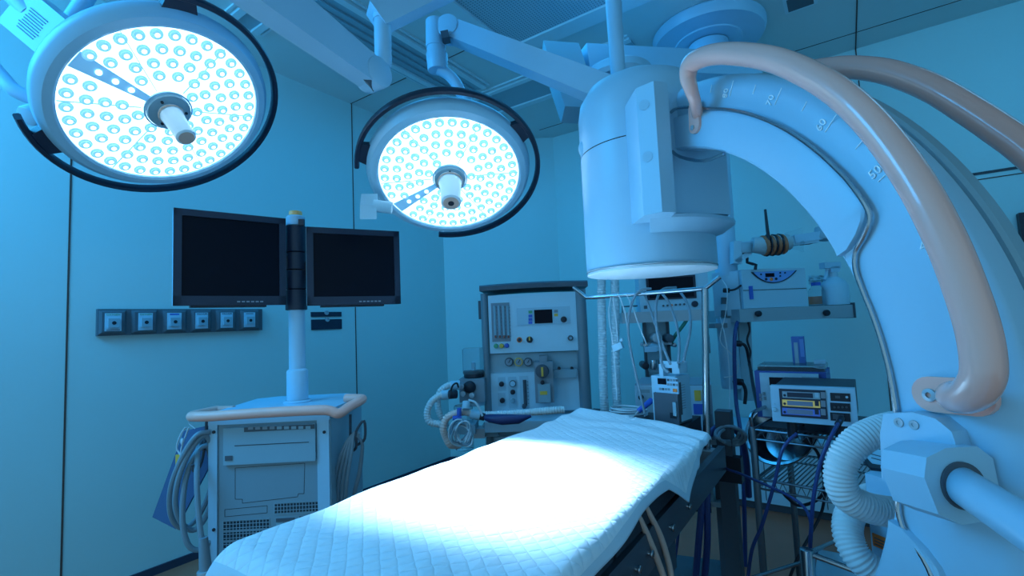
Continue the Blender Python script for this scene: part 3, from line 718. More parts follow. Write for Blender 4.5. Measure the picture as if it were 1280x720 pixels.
# push rail
zr = FC.p(330, 517, -.06).z
rl = [(xl - .06, .16, zr - .01), (xl - .075, .08, zr - .008), (xl - .07, .0, zr - .005), (xl - .03, -.05, zr), (xl + .05, -.062, zr), ((xl + xr) / 2, -.062, zr + .004), (xr - .03, -.062, zr + .004), (xr + .02, -.055, zr - .003), (xr + .05, -.045, zr - .016), (xr + .075, .02, zr + .0), (xr + .10, .10, zr + .012), (xr + .085, .15, zr + .012), (xr + .01, .18, zr + .012)]
ra = MB().tube(rl, .0205, 16, 6).tube([(xl - .062, .15, zr - .01), (xl - .02, .17, zr - .015), (xl + .01, .17, zr - .015)], .0205, 16, 6).build('push_rail', BEIGE2, mc)
# feet
for x in (xl + .05, xr - .05):
    for y in (.06, dep - .06): MB().cyl((x - .014, y, .05), (x + .014, y, .05), .05, n=20, bev=.006).build('caster', BLACK, mc)
MB().box(xl, xr, 0, dep, .09, .11, .006).build('base_frame', DGREY, mc)
# pole
pp = FC.d(372, 497, 2.28); px_, py_ = pp.x, pp.y
def atp(v): return FC.p(371, v, py_).z
pl = MB().lathe([(.047, zt), (.047, atp(464)), (.043, atp(462)), (.036, atp(461)), (.036, atp(380))], (px_, py_, 0), UP, 36).build('pole', WHITE, mc)
MB().lathe([(.062, zt + .005), (.062, zt + .016), (.050, zt + .022)], (px_, py_, 0), UP, 36).build('pole_foot', WHITE, pl)
px2 = FC.p(370, 330, py_).x
sl = MB()
zz = [atp(388), atp(362), atp(338), atp(316), atp(283)]
for a, b in zip(zz, zz[1:]): sl.lathe([(.040, a + .001), (.048, a + .003), (.048, b - .003), (.040, b - .001)], (px2, py_, 0), UP, 36)
sl.build('swivel_sleeve', NAVY, mc, sharp=30)
cp_ = MB().lathe([(.036, zz[-1]), (.042, zz[-1] + .002), (.042, atp(272)), (.034, atp(270)), (0, atp(270))], (px2, py_, 0), UP, 32).build('pole_cap', WHITE, mc)
a = FC.p(376, 277, py_ - .042); MB().box(a.x - .010, a.x + .014, py_ - .046, py_ - .03, a.z - .018, a.z + .012, .002).build('cap_switch', BLACK, cp_)
MB().lathe([(.030, atp(271)), (.030, atp(266)), (.028, atp(264.5)), (0, atp(264))], (px2, py_, 0), UP, 28).build('warning_beacon', BEACON, mc)
# monitors
def monitor(tl, tr, br, bl, dl, dr_, name, lab):
    A, B, C_, E = FC.d(*tl, dl), FC.d(*tr, dr_), FC.d(*br, dr_), FC.d(*bl, dl)
    ex = ((B - A) + (C_ - E)); ex.z = 0; W = ((B - A).xy.length + (C_ - E).xy.length) / 2; ex.normalize(); ez = V((0, 0, 1)); ey = ez.cross(ex)
    H_ = ((A - E).length + (B - C_).length) / 2; c = (A + B + C_ + E) / 4
    def bx(mb, x0, x1, y0, y1, z0, z1, bev=0): return mb.obox(c + ex * ((x0 + x1) / 2) + ey * ((y0 + y1) / 2) + ez * ((z0 + z1) / 2), ex * abs(x1 - x0) / 2, ey * abs(y1 - y0) / 2, ez * abs(z1 - z0) / 2, bev)
    fr_ = MB(); w = .028
    bx(fr_, -W / 2, W / 2, .0, .009, -H_ / 2, H_ / 2, .004)
    mo = part(fr_.build(name, NAVY, mc), lab)
    fb_ = MB()
    for x0, x1, z0, z1 in ((-W / 2, -W / 2 + w, -H_ / 2, H_ / 2), (W / 2 - w, W / 2, -H_ / 2, H_ / 2), (-W / 2, W / 2, H_ / 2 - w, H_ / 2), (-W / 2, W / 2, -H_ / 2, -H_ / 2 + .04)): bx(fb_, x0, x1, -.008, .002, z0, z1, .002)
    fb_.build('bezel', NAVY, mo)
    bx(MB(), -W / 2 + w, W / 2 - w, -.002, .001, -H_ / 2 + .04, H_ / 2 - w).build('screen', SCREEN, mo)
    bx(MB(), -W / 2 + .0005, W / 2 - .0005, .008, .050, -H_ / 2 + .001, H_ / 2 - .001, .006).build('back_shell', WHITE if dl < 2 else PALE, mo)
    bx(MB(), -W / 2 + .06, W / 2 - .08, .005, .05, -H_ / 2 - .008, -H_ / 2 + .002, .003).build('speaker_bar', BLACK, mo)
    for k in range(6):
        u = .02 + k * .018; bx(MB(), u - .006, u + .006, -.0095, -.007, -H_ / 2 + .012, -H_ / 2 + .018, .001).build('button', GREY, mo)
    bx(MB(), -.06, .06, .05, .09, -.06, .06, .004).build('mount_plate', BLACK, mo)
    q = c + ey * .08; t = V((px2, py_, q.z)); MB().beam(q, t, .05, .06, bev=.006).build('mount_arm', BLACK, mo)
monitor((217, 257), (357, 276), (357, 383), (216, 380), 1.93, 2.20, 'monitor', 'black flat monitor turned inward on the left of the pole')
monitor((384, 283), (499, 290), (500, 380), (383, 382), 2.20, 2.40, 'monitor', 'black flat monitor on the right of the pole')
# hooks and hanging cables
hk = [(xl - .035, .04, zr - .012), (xl - .036, .035, zr - .10), (xl - .036, .005, zr - .20), (xl - .036, -.04, zr - .22), (xl - .036, -.055, zr - .19)]
MB().tube(hk, .006, 8, 5).build('cable_hook', DGREY, mc)
hk2 = [FC.d(422, 522, 2.22), FC.d(423, 562, 2.22), FC.d(432, 566, 2.2), FC.d(445, 560, 2.14), FC.d(445, 540, 2.12), FC.d(455, 526, 2.12), FC.d(456, 548, 2.14), FC.d(447, 556, 2.16)]
MB().tube(hk2, .006, 8, 4).tube([FC.d(438, 518, 2.22), FC.d(438, 552, 2.22)], .006, 8).build('cable_hook', DGREY, mc)
# left coil: a thing of its own
t = thing('coiled_cable', 'thick grey cable hanging in coils at the left side of the monitor cart', 'cable', Matrix.Translation(D(240, 600, 2.0)))
P = []
T_ = [((258, 535), (214, 655), 30), ((255, 545), (226, 640), 22), ((260, 550), (234, 670), 24)]
lp = [(262, 540), (245, 545), (226, 575), (213, 612), (214, 645), (228, 660), (246, 648), (262, 615), (268, 575), (258, 545), (240, 560), (224, 595), (219, 630), (228, 655), (244, 662), (260, 640), (268, 600), (262, 560), (246, 565), (232, 600), (228, 650), (236, 682), (252, 686), (266, 668), (270, 620), (262, 565), (250, 552), (246, 590), (248, 640), (254, 690), (256, 710)]
Q = [D(u, v, 2.03 - .05 * math.sin(i * .7) - (.04 if i > 26 else 0)) for i, (u, v) in enumerate(lp)]
MB().tube(Q, .0105, 10, 6).build('cable', CABLE, t, world=True)
MB().cyl(D(254, 672, 1.94), D(257, 712, 1.94), .016, .022, n=20).build('plug_boot', CABLE, t, world=True)
pgm = MB().cyl(D(257, 712, 1.94), D(258, 740, 1.94), .030, n=24, bev=.004).build('plug', STEEL, t, world=True)
# right bundle
t = thing('cable_bundle', 'bundle of thin grey cables looped over a hook right of the monitor cart', 'cable', Matrix.Translation(D(438, 600, 2.1)))
for i, (du, lw) in enumerate(((-8, 90), (-3, 95), (2, 92), (7, 98), (12, 90), (-1, 100))):
    u0 = 447; Q = [D(u0 + 2, 546 - i, 2.13), D(u0 - 6 + du * .2, 545 - i, 2.12), D(434 + du * .8, 565, 2.11), D(427 + du, 600, 2.12), D(425 + du, 640, 2.14), D(426 + du, 690, 2.2)]
    if i > 3: Q = [D(447, 546, 2.14), D(453, 556, 2.15), D(454 - i, 590, 2.16), D(447 - i, 625, 2.18), D(444, 690, 2.22)]
    MB().tube(Q, .0075, 8, 6).build('cable', CABLE, t, world=True)
# bag and tag hanging at the left
t = thing('hanging_pouch', 'flat blue pouch hanging behind the coiled cable at the cart', 'pouch', Matrix.Translation(D(220, 620, 2.1)))
c = [D(232, 538, 2.12), D(268, 530, 2.10), D(262, 585, 2.08), D(222, 660, 2.1), D(193, 645, 2.12)]
nn = -FWD; mb = MB(); mb.rings([[p for p in c], [p + nn * .012 for p in c]]); mb.build('pouch_body', mat('pouch', (.05, .12, .24), .5), t, world=True)
MB().tube([D(240, 515, 2.08), D(236, 528, 2.1), D(244, 536, 2.1)], .002, 6, 4).build('string', WCABLE, t, world=True)
t = thing('yellow_tag', 'yellow tag hung on white strings at the left end of the cart rail', 'tag', Matrix.Translation(D(225, 570, 2.03)))
mb = MB(); mb.obox(D(225, 578, 2.03), RGT * .017, FWD * .003, UP * .032, .003); mb.build('tag_body', YELLOW, t, world=True)
MB().tube([D(232, 534, 2.0), D(225, 545, 2.02), D(221, 560, 2.03), D(226, 569, 2.03)], .0035, 8, 5).build('string', WCABLE, t, world=True)
MB().tube([D(236, 534, 2.0), D(231, 548, 2.02), D(227, 560, 2.03), D(226, 568, 2.03)], .0035, 8, 5).sph(D(228, 552, 2.01), .009, 10, (.8, .8, 1.6)).build('string', WCABLE, t, world=True)
# ------------------------------------------------------------------ gas outlets on the left wall
FG = Fr((XL, 1.3, 0), rad(90))     # x runs along +y, y into the wall
a, b = FG.p(120, 386), FG.p(325, 387); a2, b2 = FG.p(120, 420), FG.p(325, 413)
go = thing('gas_outlet_rail', 'dark wall rail of six medical gas outlets left of the monitor cart', 'gas outlet panel', FG.m)
z1, z0 = (a.z + b.z) / 2, (a2.z + b2.z) / 2
MB().box(a.x, b.x, -.03, 0, z0, z1, .004).build('back_rail', RAILG, go)
spans = [(127, 155), (168, 194), (207, 231), (242, 262), (273, 293), (303, 322)]
plates = [(131, 152), (173, 191), (209, 227), (244.5, 260), (276, 291), (305, 319)]
heads = [GREEN, GREEN, BLUE, WHITE2, WHITE2, GREY]
for k, ((u0, u1), (p0_, p1_)) in enumerate(zip(spans, plates)):
    x0, x1 = FG.p(u0, 400, -.04).x, FG.p(u1, 400, -.04).x; q0, q1 = FG.p(p0_, 400, -.05).x, FG.p(p1_, 400, -.05).x
    fr_ = MB().hexa([(x0 - .012, -.03, z0 + .006), (x1 + .012, -.03, z0 + .006), (x1, -.048, z0 + .018), (x0, -.048, z0 + .018), (x0 - .012, -.03, z1 - .006), (x1 + .012, -.03, z1 - .006), (x1, -.048, z1 - .018), (x0, -.048, z1 - .018)]).build('outlet', RAILG, go)
    q0, q1 = max(q0, x0 + .004), min(q1, x1 - .004); zc = (z0 + z1) / 2; w = (q1 - q0)
    MB().box(q0, q1, -.051, -.047, z0 + .024, z1 - .024, .001).build('face_plate', WHITE2, fr_)
    word = {0: 'OXYGEN', 1: 'OXYGEN', 3: 'VACUUM', 4: 'VACUUM'}.get(k)
    if word: MB().text(word, w * .20, ((q0 + q1) / 2, -.0515, z1 - .033), (1, 0, 0), (0, 0, 1)).build('colour_label', heads[k] if k < 2 else DGREY, fr_)
    else: MB().box(q0 + w * .18, q1 - w * .18, -.0525, -.05, z1 - .037, z1 - .029).build('colour_label', heads[k], fr_)
    MB().box((q0 + q1) / 2 - w * .34, (q0 + q1) / 2 + w * .34, -.066, -.05, zc - .030, zc + .020, .006).build('socket', PALE, fr_)
    MB().cyl(((q0 + q1) / 2, -.066, zc - .005), ((q0 + q1) / 2, -.0672, zc - .005), .010, n=14).build('socket_hole', BLACK, fr_)
    if k == 0: MB().box(q0 + w * .1, q1 - w * .1, -.0525, -.05, z0 + .026, z0 + .034).build('maker_plate', GREY, fr_)
wp = thing('wall_socket_plate', 'small two row navy socket plate on the left wall below the right monitor', 'socket plate', FG.m)
for u0, v0, u1, v1 in ((389, 390, 427, 395.5), (389.5, 399.5, 427.5, 411)):
    p, q = FG.p(u0, v0, -.008), FG.p(u1, v1, -.008); MB().box(p.x, q.x, -.008, 0, q.z, p.z, .001).build('plate', NAVY, wp)
for u, v in ((408, 391), (409, 399.5)):
    p = FG.p(u, v, -.01); MB().lathe([(.017, -.006), (.017, -.018), (.010, -.018), (.010, -.012), (0, -.012)], (p.x, 0, p.z), (0, 1, 0), 20).build('socket', STEEL, wp)
# ------------------------------------------------------------------ anaesthesia machine
def devframe(tl, tr, dl, dr_, z=0.0):
    a, b = D(*tl, dl), D(*tr, dr_); c = (a + b) / 2; return Fr((c.x, c.y, z), math.atan2(b.y - a.y, b.x - a.x))
FM = devframe((603, 362), (737, 356), 2.92, 2.88)
am = thing('anaesthesia_machine', 'tall white anaesthesia machine with dials and grey pillars behind the table', 'anaesthesia machine', FM.m)
GPOST = mat('pillar_grey', (.16, .25, .30), .3)
APAN = mat('machine_panel', (.46, .72, .84), .45)
ARECESS = mat('machine_recess', (.30, .48, .56), .5)
zt = FM.p(612, 366).z; zb_ = .45
xl, xr = FM.p(603, 450).x, FM.p(737, 450).x
for a, b, lab in ((603, 612.5, 'l'), (722, 737, 'r')):
    x0, x1 = FM.p(a, 450).x, FM.p(b, 450).x
    MB().prism([((x0 + x1) / 2 + (x1 - x0) / 2 * math.cos(t * PI / 8), .02 + .035 * math.sin(t * PI / 8)) for t in range(16)], (0, 0, zb_), (1, 0, 0), (0, 1, 0), (0, 0, zt - zb_ - .004)).build('pillar', GPOST, am)
n = 14; top = []; R = []
for i in range(n + 1):
    u = 600 + (734 - 600) * i / n; q = FM.p(u, 361 - 6.5 * i / n - 1.5 * math.sin(PI * i / n)); dd = .045 if 0 < i < n else .03
    R.append([(q.x, -.035, q.z - .018), (q.x, .46, q.z - .018), (q.x, .46, q.z + .014), (q.x, -.025, q.z + .018), (q.x, -.035, q.z + .01)])
m_ = MB(); m_.rings(R); m_.build('top_bar', DGREY, am, sharp=40)
MB().box(xl + .03, xr - .05, .05, .46, .12, zt - .02, .01).build('body', PALE, am)
up = MB().fb(FM, 611, 367, 724, 440, .0, .08, .006).build('upper_panel', APAN, am)
MB().fb(FM, 613, 441, 722, 466, .035, .09).build('recess', ARECESS, am)
lp = MB().fb(FM, 614, 465, 724, 514, .012, .09, .004).build('lower_panel', APAN, am)
# flow meters
fm_ = MB().fb(FM, 614.5, 378.5, 637.5, 427, -.006, .002, .003).build('flow_meter_block', GREY, am)
for k in range(4):
    u = 618 + k * 5.4; a, b = FM.p(u, 382, -.01), FM.p(u, 423, -.01)
    q = MB().cyl((a.x, -.010, a.z), (a.x, -.010, b.z), .008, n=12).build('flow_tube', PALE, fm_)
    MB().cyl((a.x, -.018, b.z + .002), (a.x, -.018, b.z + .018), .006, n=12).build('flow_tube_base', mat('dark_red', (.30, .10, .08), .5) if 'dark_red' not in MATS else MATS['dark_red'], fm_)
    tk = MB()
    for j in range(9):
        z = b.z + (a.z - b.z) * (j + .5) / 9; tk.box(a.x + .009, a.x + .014, -.0085, -.006, z - .0012, z + .0012)
    tk.build('flow_scale', DGREY, fm_)
def knob(u, v, r, m, par, y0=0.0, h=.022, ring=None, name='knob'):
    q = FM.p(u, v, y0); rr = abs(FM.p(u + r, v, y0).x - q.x)
    k = MB().lathe([(0, -h), (rr * .72, -h), (rr * .82, -h * .85), (rr * .9, 0)], (q.x, y0, q.z), (0, 1, 0), 24)
    for i in range(6): pass
    k.bm.free(); k = MB().cyl((q.x, y0, q.z), (q.x, y0 - h, q.z), rr, rr * .82, 24, .002); o = k.build(name, m, par)
    if ring: MB().cyl((q.x, y0, q.z), (q.x, y0 - h * .35, q.z), rr * 1.35, n=24).build('dial_ring', ring, o)
    return o, q, rr
knob(620, 432.5, 3, GREEN, up); knob(627, 432.3, 3, YELLOW, up); knob(633.5, 432, 3, BLUE, up)
dp = MB().fb(FM, 646, 384, 713, 406, -.004, .001, .003).build('display_panel', WHITE2, up)
MB().fb(FM, 668, 387, 690.5, 404, -.008, -.003, .002).build('display_screen', SCREEN, dp)
for (u, v), m in (((663, 390), GREEN), ((663, 395), BLUE), ((663, 399.3), BLUE), ((663, 403.3), BLUE), ((695, 389), GREY), ((695, 393.7), YELLOW)):
    MB().fb(FM, u - 2.4, v - 1.7, u + 2.4, v + 1.7, -.008, -.003, .001).build('display_button', m, dp)
knob(704.7, 399.3, 4, BLACK, dp, -.003)
_, q, rr = knob(649.3, 424.8, 2.5, NAVY, up, ring=ORANGE)
_, q, rr = knob(662, 424.6, 4.2, BLACK, up); MB().box(q.x - .004, q.x + .004, -.026, -.02, q.z - rr * .2, q.z + rr).build('pointer', YELLOW, up)
_, q, rr = knob(713, 422.5, 3.6, DGREY, up); MB().cyl((q.x, -.022, q.z), (q.x, -.025, q.z), rr * .5, n=16).build('button_cap', PALE, up)
# gauges in the recess
for u, m in ((636.4, DGREY), (648.4, YELLOW), (660, DGREY)):
    q = FM.p(u, 452.3, .03); rr = abs(FM.p(u + 5.2, 452, .03).x - q.x)
    g = MB().cyl((q.x, .036, q.z), (q.x, .01, q.z), rr, n=24, bev=.002).build('pressure_gauge', m, am)
    MB().cyl((q.x, .011, q.z), (q.x, .008, q.z), rr * .78, n=24).build('gauge_face', GREY, g)
    MB().obox((q.x + rr * .15, .007, q.z + rr * .2), V((.5, 0, .85)).normalized() * rr * .45, V((0, .0006, 0)), V((-.85, 0, .5)) * .002).build('gauge_needle', BLACK, g)
# lower panel blocks
for (a, b, c, d) in ((622.5, 471.5, 632, 488.5), (622.5, 491, 632, 508), (635.5, 471, 646, 510), (650, 470, 661, 511)):
    outl = MB().fb(FM, a, b, c, d, .0095, .0125, .001).build('control_block', WHITE2, lp)
knob(627, 480, 3.4, BLACK, lp, .0095); knob(628, 500.5, 3.4, BLACK, lp, .0095)
knob(641, 490, 3.2, BLACK, lp, .0095); knob(641, 501, 3, PALE, lp, .0095)
q = FM.p(641, 479.3, .0095); g = MB().cyl((q.x, .0095, q.z), (q.x, -.008, q.z), .020, n=24, bev=.002).build('pressure_gauge', DGREY, lp)
MB().cyl((q.x, -.008, q.z), (q.x, -.0105, q.z), .016, n=24).build('gauge_face', WHITE2, g)
a, b = FM.p(655.5, 475, .0), FM.p(655.5, 507, .0)
g = MB().cyl((a.x, .002, a.z), (a.x, .002, b.z), .010, n=14).build('flow_tube', DGREY, lp); knob(655.3, 507.5, 3, DGREY, lp, .0095, .03)
for j in range(7):
    z = b.z + (a.z - b.z) * (j + .5) / 7; MB().box(a.x + .014, a.x + .022, .0085, .0095, z - .0012, z + .0012).build('scale_mark', DGREY, lp)
# vaporiser
vp = MB().fb(FM, 668.5, 452.5, 692, 503.5, -.075, .03, .012).build('vaporiser', GREY, am)
q = FM.p(677.8, 464, -.075); MB().cyl((q.x, -.075, q.z), (q.x, -.105, q.z), .040, .036, 32, .003).build('vaporiser_dial', DGREY, vp)
MB().box(q.x - .006, q.x + .006, -.112, -.104, q.z - .026, q.z + .026, .004).build('dial_pointer', YELLOW, vp)
MB().fb(FM, 674, 445, 684, 453, -.05, .03, .006).build('lock_lever', GREY, vp)
MB().fb(FM, 672.5, 480, 688, 503, -.092, -.07, .006).build('filler_block', PALE, vp)
MB().fb(FM, 675, 489, 684, 493.5, -.095, -.091, .001).build('agent_label', YELLOW, vp)
a = FM.p(678, 478, -.09); MB().cyl((a.x, -.08, a.z), (a.x, -.10, a.z), .012, n=16, bev=.002).build('filler_cap', BLACK, vp)
rl = MB().fb(FM, 692, 462, 721, 472.5, -.02, .02, .003).build('mounting_rail', PALE, am)
for u in (699, 715): MB().fc(FM, u, 460.5, 2, -.015, .01).build('rail_knob', BLACK, rl)
# shelf, drawers and feet
sh = MB().fb(FM, 606, 526, 735, 539, -.16, .40, .008).build('work_shelf', WHITE2, am)
for k, (v0, v1) in enumerate(((545, 575), (578, 610))):
    d_ = MB().fb(FM, 615, v0, 724, v1, .035, .06, .004).build('drawer', APAN, am); MB().fb(FM, 650, v0 + 6, 690, v0 + 9, .015, .036, .003).build('drawer_handle', DGREY, d_)
MB().box(xl, xr - .02, -.05, .48, .09, .14, .01).build('base', DGREY, am)
for x in (xl + .05, xr - .07):
    for y in (.0, .43): MB().cyl((x - .015, y, .05), (x + .015, y, .05), .05, n=20, bev=.006).build('caster', BLACK, am)
# ventilator and absorber block at the left
a, b = FM.p(576, 436, -.05), FM.p(604, 465, -.05); cxv = (a.x + b.x) / 2 ; rv = (b.x - a.x) / 2
bel = part(MB().lathe([(rv, b.z - .01), (rv, a.z - .012), (rv * .9, a.z), (0, a.z)], (cxv, .0, 0), UP, 32).build('bellows_canister', CLEAR, am), 'clear bellows canister')
part(MB().lathe([(rv * .2, b.z), (rv * .18, b.z + .05), (rv * .05, b.z + .06), (0, b.z + .06)], (cxv, 0, 0), UP, 20).build('bellows_disc', WHITE2, bel), 'white bellows disc')
zr0, zr1 = FM.p(590, 473, -.05).z, FM.p(590, 464, -.05).z
MB().lathe([(rv * .85, zr0), (rv * .92, zr0 + .004), (rv * .92, zr1 - .004), (rv * .8, zr1), (0, zr1)], (cxv, 0, 0), UP, 32).build('canister_base', BLACK, am)
za0, za1 = FM.p(590, 502, -.05).z, zr0
xa, xb = FM.p(574.5, 490, -.07).x, FM.p(606, 490, -.07).x
ab = MB().box(xa, xb, -.08, .10, za0, za1, .015, 3).build('absorber_block', GREY, am)
q = FM.p(587, 484, -.09); MB().sph((q.x, -.085, q.z), .036, 20, (1, .8, 1)).build('valve_dome', BLACK, ab)
for u, v in ((577, 483), (579, 492), (590, 494)):
    q = FM.p(u, v, -.1); MB().cyl((q.x, -.07, q.z), (q.x, -.115, q.z), .016, n=18, bev=.003).build('port', STEEL, ab)
MB().lathe([(rv * .95, za0 - .028), (rv * 1.0, za0 - .02), (rv * 1.0, za0 - .006), (rv * .8, za0)], (cxv, .0, 0), UP, 32).build('clamp_ring', WHITE2, ab)
q = FM.p(578, 520, -.10); ab2 = MB().cyl((q.x, -.06, FM.p(578, 506, -.06).z), (q.x, -.06, FM.p(578, 562, -.06).z), .055, n=28, bev=.01).build('lime_canister', CLEAR, am)
MB().fb(FM, 562, 531, 594, 543, -.13, .02, .008).build('canister_bracket', PALE, am)
MB().fb(FM, 592, 536, 606, 548, -.09, .0, .006).build('support_arm', STEEL, am)
MB().box(xl - .01, xl + .08, -.03, .06, FM.p(600, 545, 0).z, FM.p(600, 530, 0).z, .006).build('arm_bracket', PALE, am)
MB().fb(FM, 598, 376, 602, 399, .06, .12, .004).build('side_clamp', DGREY, am)
# breathing hoses on the machine
def hose_thing(name, label, pts, r, m, pitch=.014, group=None, ends=()):
    t = thing(name, label, 'hose', Matrix.Translation(D(*pts[0])), group)
    MB().hose([D(*p) for p in pts], r, pitch, .14, 12, 8).build('hose_body', m, t, world=True, sharp=60)
    for e in ends:
        a, b = D(*e[0]), D(*e[1]); MB().cyl(a, b, e[2], n=18, bev=.003).build('hose_connector', e[3], t, world=True)
    return t
hose_thing('breathing_hose', 'white breathing hose arching behind the other from the upper absorber port', [(571, 481, 2.80), (560, 482, 2.78), (550, 490, 2.78), (547, 505, 2.78), (551, 520, 2.78), (559, 527, 2.78)], .019, HOSEW, ends=[((575, 481, 2.8), (563, 482, 2.79), .026, WHITE2)])
hose_thing('breathing_hose', 'white breathing hose forming the outermost loop left of the absorber', [(560, 493, 2.72), (549, 495, 2.71), (539, 503, 2.7), (534, 516, 2.7), (537, 527, 2.7), (549, 530, 2.70), (560, 529, 2.70)], .020, HOSEW, ends=[((564, 493, 2.72), (552, 494, 2.72), .026, WHITE2)])
hose_thing('breathing_hose', 'pale breathing hose curving down below the blue valve', [(604, 520, 2.80), (592, 517, 2.66), (580, 515, 2.64), (568, 517, 2.64), (558, 523, 2.64), (554, 535, 2.64), (557, 546, 2.66), (563, 556, 2.68), (574, 556, 2.78)], .020, PINKH, ends=[((588, 517, 2.64), (601, 520, 2.64), .025, WHITE2)])
hose_thing('breathing_hose', 'pale corrugated hose lying along the machine shelf behind the sheet', [(600, 519, 2.66), (625, 518, 2.64), (655, 516, 2.62), (690, 513, 2.6), (705, 512, 2.6)], .020, HOSEW)
t = thing('breathing_bag', 'deflated dark blue breathing bag lying on the machine shelf', 'breathing bag', Matrix.Translation(D(635, 524, 2.6)))
pts = [D(604, 521, 2.62), D(612, 523, 2.6), D(628, 524.5, 2.58), D(648, 524, 2.57), D(664, 520, 2.57)]
MB().tube(pts, [.012, .022, .028, .024, .006], 14).build('bag_body', mat('bag_blue', (.015, .035, .13), .4), t, world=True)
MB().cyl(D(600, 520, 2.62), D(606, 521.5, 2.62), .020, n=16, bev=.002).build('bag_neck', BLACK, t, world=True)
t = thing('t_valve', 'small blue valve standing beside the absorber hoses', 'valve', Matrix.Translation(D(574, 520, 2.6)))
MB().cyl(D(574, 510, 2.6), D(574, 523, 2.6), .012, n=14, bev=.002).cyl(D(566, 523, 2.6), D(577, 522, 2.6), .013, n=14, bev=.002).build('valve_body', BLUE, t, world=True)
t = thing('elbow_connector', 'white elbow connector with black hose tail beside the absorber dome', 'connector', Matrix.Translation(D(583, 507, 2.6)))
MB().cyl(D(583, 502, 2.62), D(582, 512, 2.6), .021, n=18, bev=.004).build('elbow', WHITE2, t, world=True)
MB().tube([D(562, 493, 2.66), D(566, 482, 2.65), D(571, 479, 2.66), D(573, 484, 2.68)], .005, 8, 5).build('tail', KCABLE, t, world=True)
MB().cyl(D(561, 493, 2.66), D(571, 492.5, 2.68), .024, n=18, bev=.004).build('black_sleeve', BLACK, t, world=True)
t = thing('clear_tubing', 'tangle of clear narrow tubing hanging below the absorber', 'tubing', Matrix.Translation(D(577, 540, 2.6)))
for k in range(6):
    r0 = random.uniform(.8, 1.1); c = (577 + random.uniform(-4, 4), 542 + random.uniform(-3, 3)); P = []
    for i in range(14):
        a = i * .55 + k; P.append(D(c[0] + 14 * r0 * math.cos(a) * (1 - .02 * i), c[1] + 16 * r0 * math.sin(a + .5 * math.sin(k)), 2.56 + .015 * math.sin(a * 1.3 + k)))
    MB().tube(P, .0048, 7, 4).build('tube', CABLE if k % 2 else WCABLE, t, world=True)
MB().tube([D(586, 500, 2.62), D(594, 503, 2.6), D(600, 512, 2.6), D(603, 520, 2.6)], .006, 8, 5).build('tube', WCABLE, t, world=True)
# ------------------------------------------------------------------ on and over the far end of the table
ys = 1.88
A_ = lambda u, v, y=ys: ONY(u, v, y)
t = thing('screen_frame', 'bent chrome anaesthesia screen frame rising over the table end', 'rail', Matrix.Translation(A_(882, 560)))
q0 = A_(880, 361)
MB().tube([A_(717, 359), A_(733, 372), A_(745, 371.5), A_(810, 366.5), A_(866, 362), A_(882, 360.5), A_(900, 346)], .0085, 12).build('cross_bar', CHROME, t, world=True)
pb_ = V((q0.x + .004, ys, .80))
MB().tube([A_(881, 361), A_(882, 440), A_(883, 520), A_(884, 575)], .0125, 14).build('post', CHROME, t, world=True)
q = A_(884, 572); MB().box(q.x - .03, q.x + .03, ys - .03, ys + .03, q.z - .03, q.z + .03, .006).build('post_clamp', STEEL, t, world=True)
q2 = V((BX0 - .03, ys, 0)); a = A_(717, 359)
for i, (u, du) in enumerate(((752, 0), (768, 1))):
    pts = [(u, 338, 2.16), (u + du, 380, 2.16), (u + 1, 430, 2.16), (u + 2, 480, 2.16), (u + 4, 516, 2.17), (u + 6, 560, 2.2)]
    hose_thing('hanging_hose', ('clear corrugated hose hanging left below the drum, nearest the machine', 'clear corrugated hose hanging below the drum, to the right of its twin')[i], pts, .020, FROST, .011)
CB = [[(814, 361), (803, 362), (793, 371), (786, 396), (786, 424), (793, 460), (802, 500), (806, 516)], [(845, 359.5), (830, 361), (823, 369), (820, 384), (821, 410), (825, 433), (828, 457), (836, 466)],
      [(827, 366), (837, 380), (845, 403), (849, 427), (848, 454)], [(849, 363), (858, 377), (863, 395), (862, 417), (854, 452)], [(805, 366), (813, 388), (821, 410), (830, 436), (838, 455)]]
for k, P in enumerate(CB):
    t = thing('draped_cable', 'grey cable draped over the chrome screen bar above the pump', 'cable', Matrix.Translation(A_(*P[0])), 'cables draped over the screen bar')
    f = [2.075 - .235 * (i / (len(P) - 1)) for i in range(len(P))]
    MB().tube([D(u, v, min(2.06, f[i] - .10 if k != 0 else 1.92)) for i, (u, v) in enumerate(P)], .0052, 8, 6).build('cable', CABLE, t, world=True)
TW = [[(766, 369), (768, 385), (771, 410), (772, 428)], [(764, 369), (761, 392), (766, 430), (769, 460), (771, 500)], [(783, 368), (790, 382), (798, 405), (808, 430)], [(772, 366), (778, 380), (782, 395), (786, 420)]]
for k, P in enumerate(TW):
    t = thing('thin_wire', ('thin wire ending in a small white clip left of the cables', 'long thin wire falling behind the white clip to the table', 'thin wire slanting from the bar towards the suction jar', 'short thin wire hanging at the left of the thick cables')[k], 'cable', Matrix.Translation(A_(*P[0])))
    MB().tube([A_(*P[0], ys - .004)] + [A_(u, v, ys - .014) for u, v in P[1:]], .0026, 6, 6).build('wire', WCABLE, t, world=True)
    if k == 0: MB().beam(A_(767, 436, ys - .014), A_(778, 431, ys - .014), .02, .026, bev=.005).sph(A_(777, 425, ys - .014), .008, 10).build('clip', WHITE2, t, world=True)
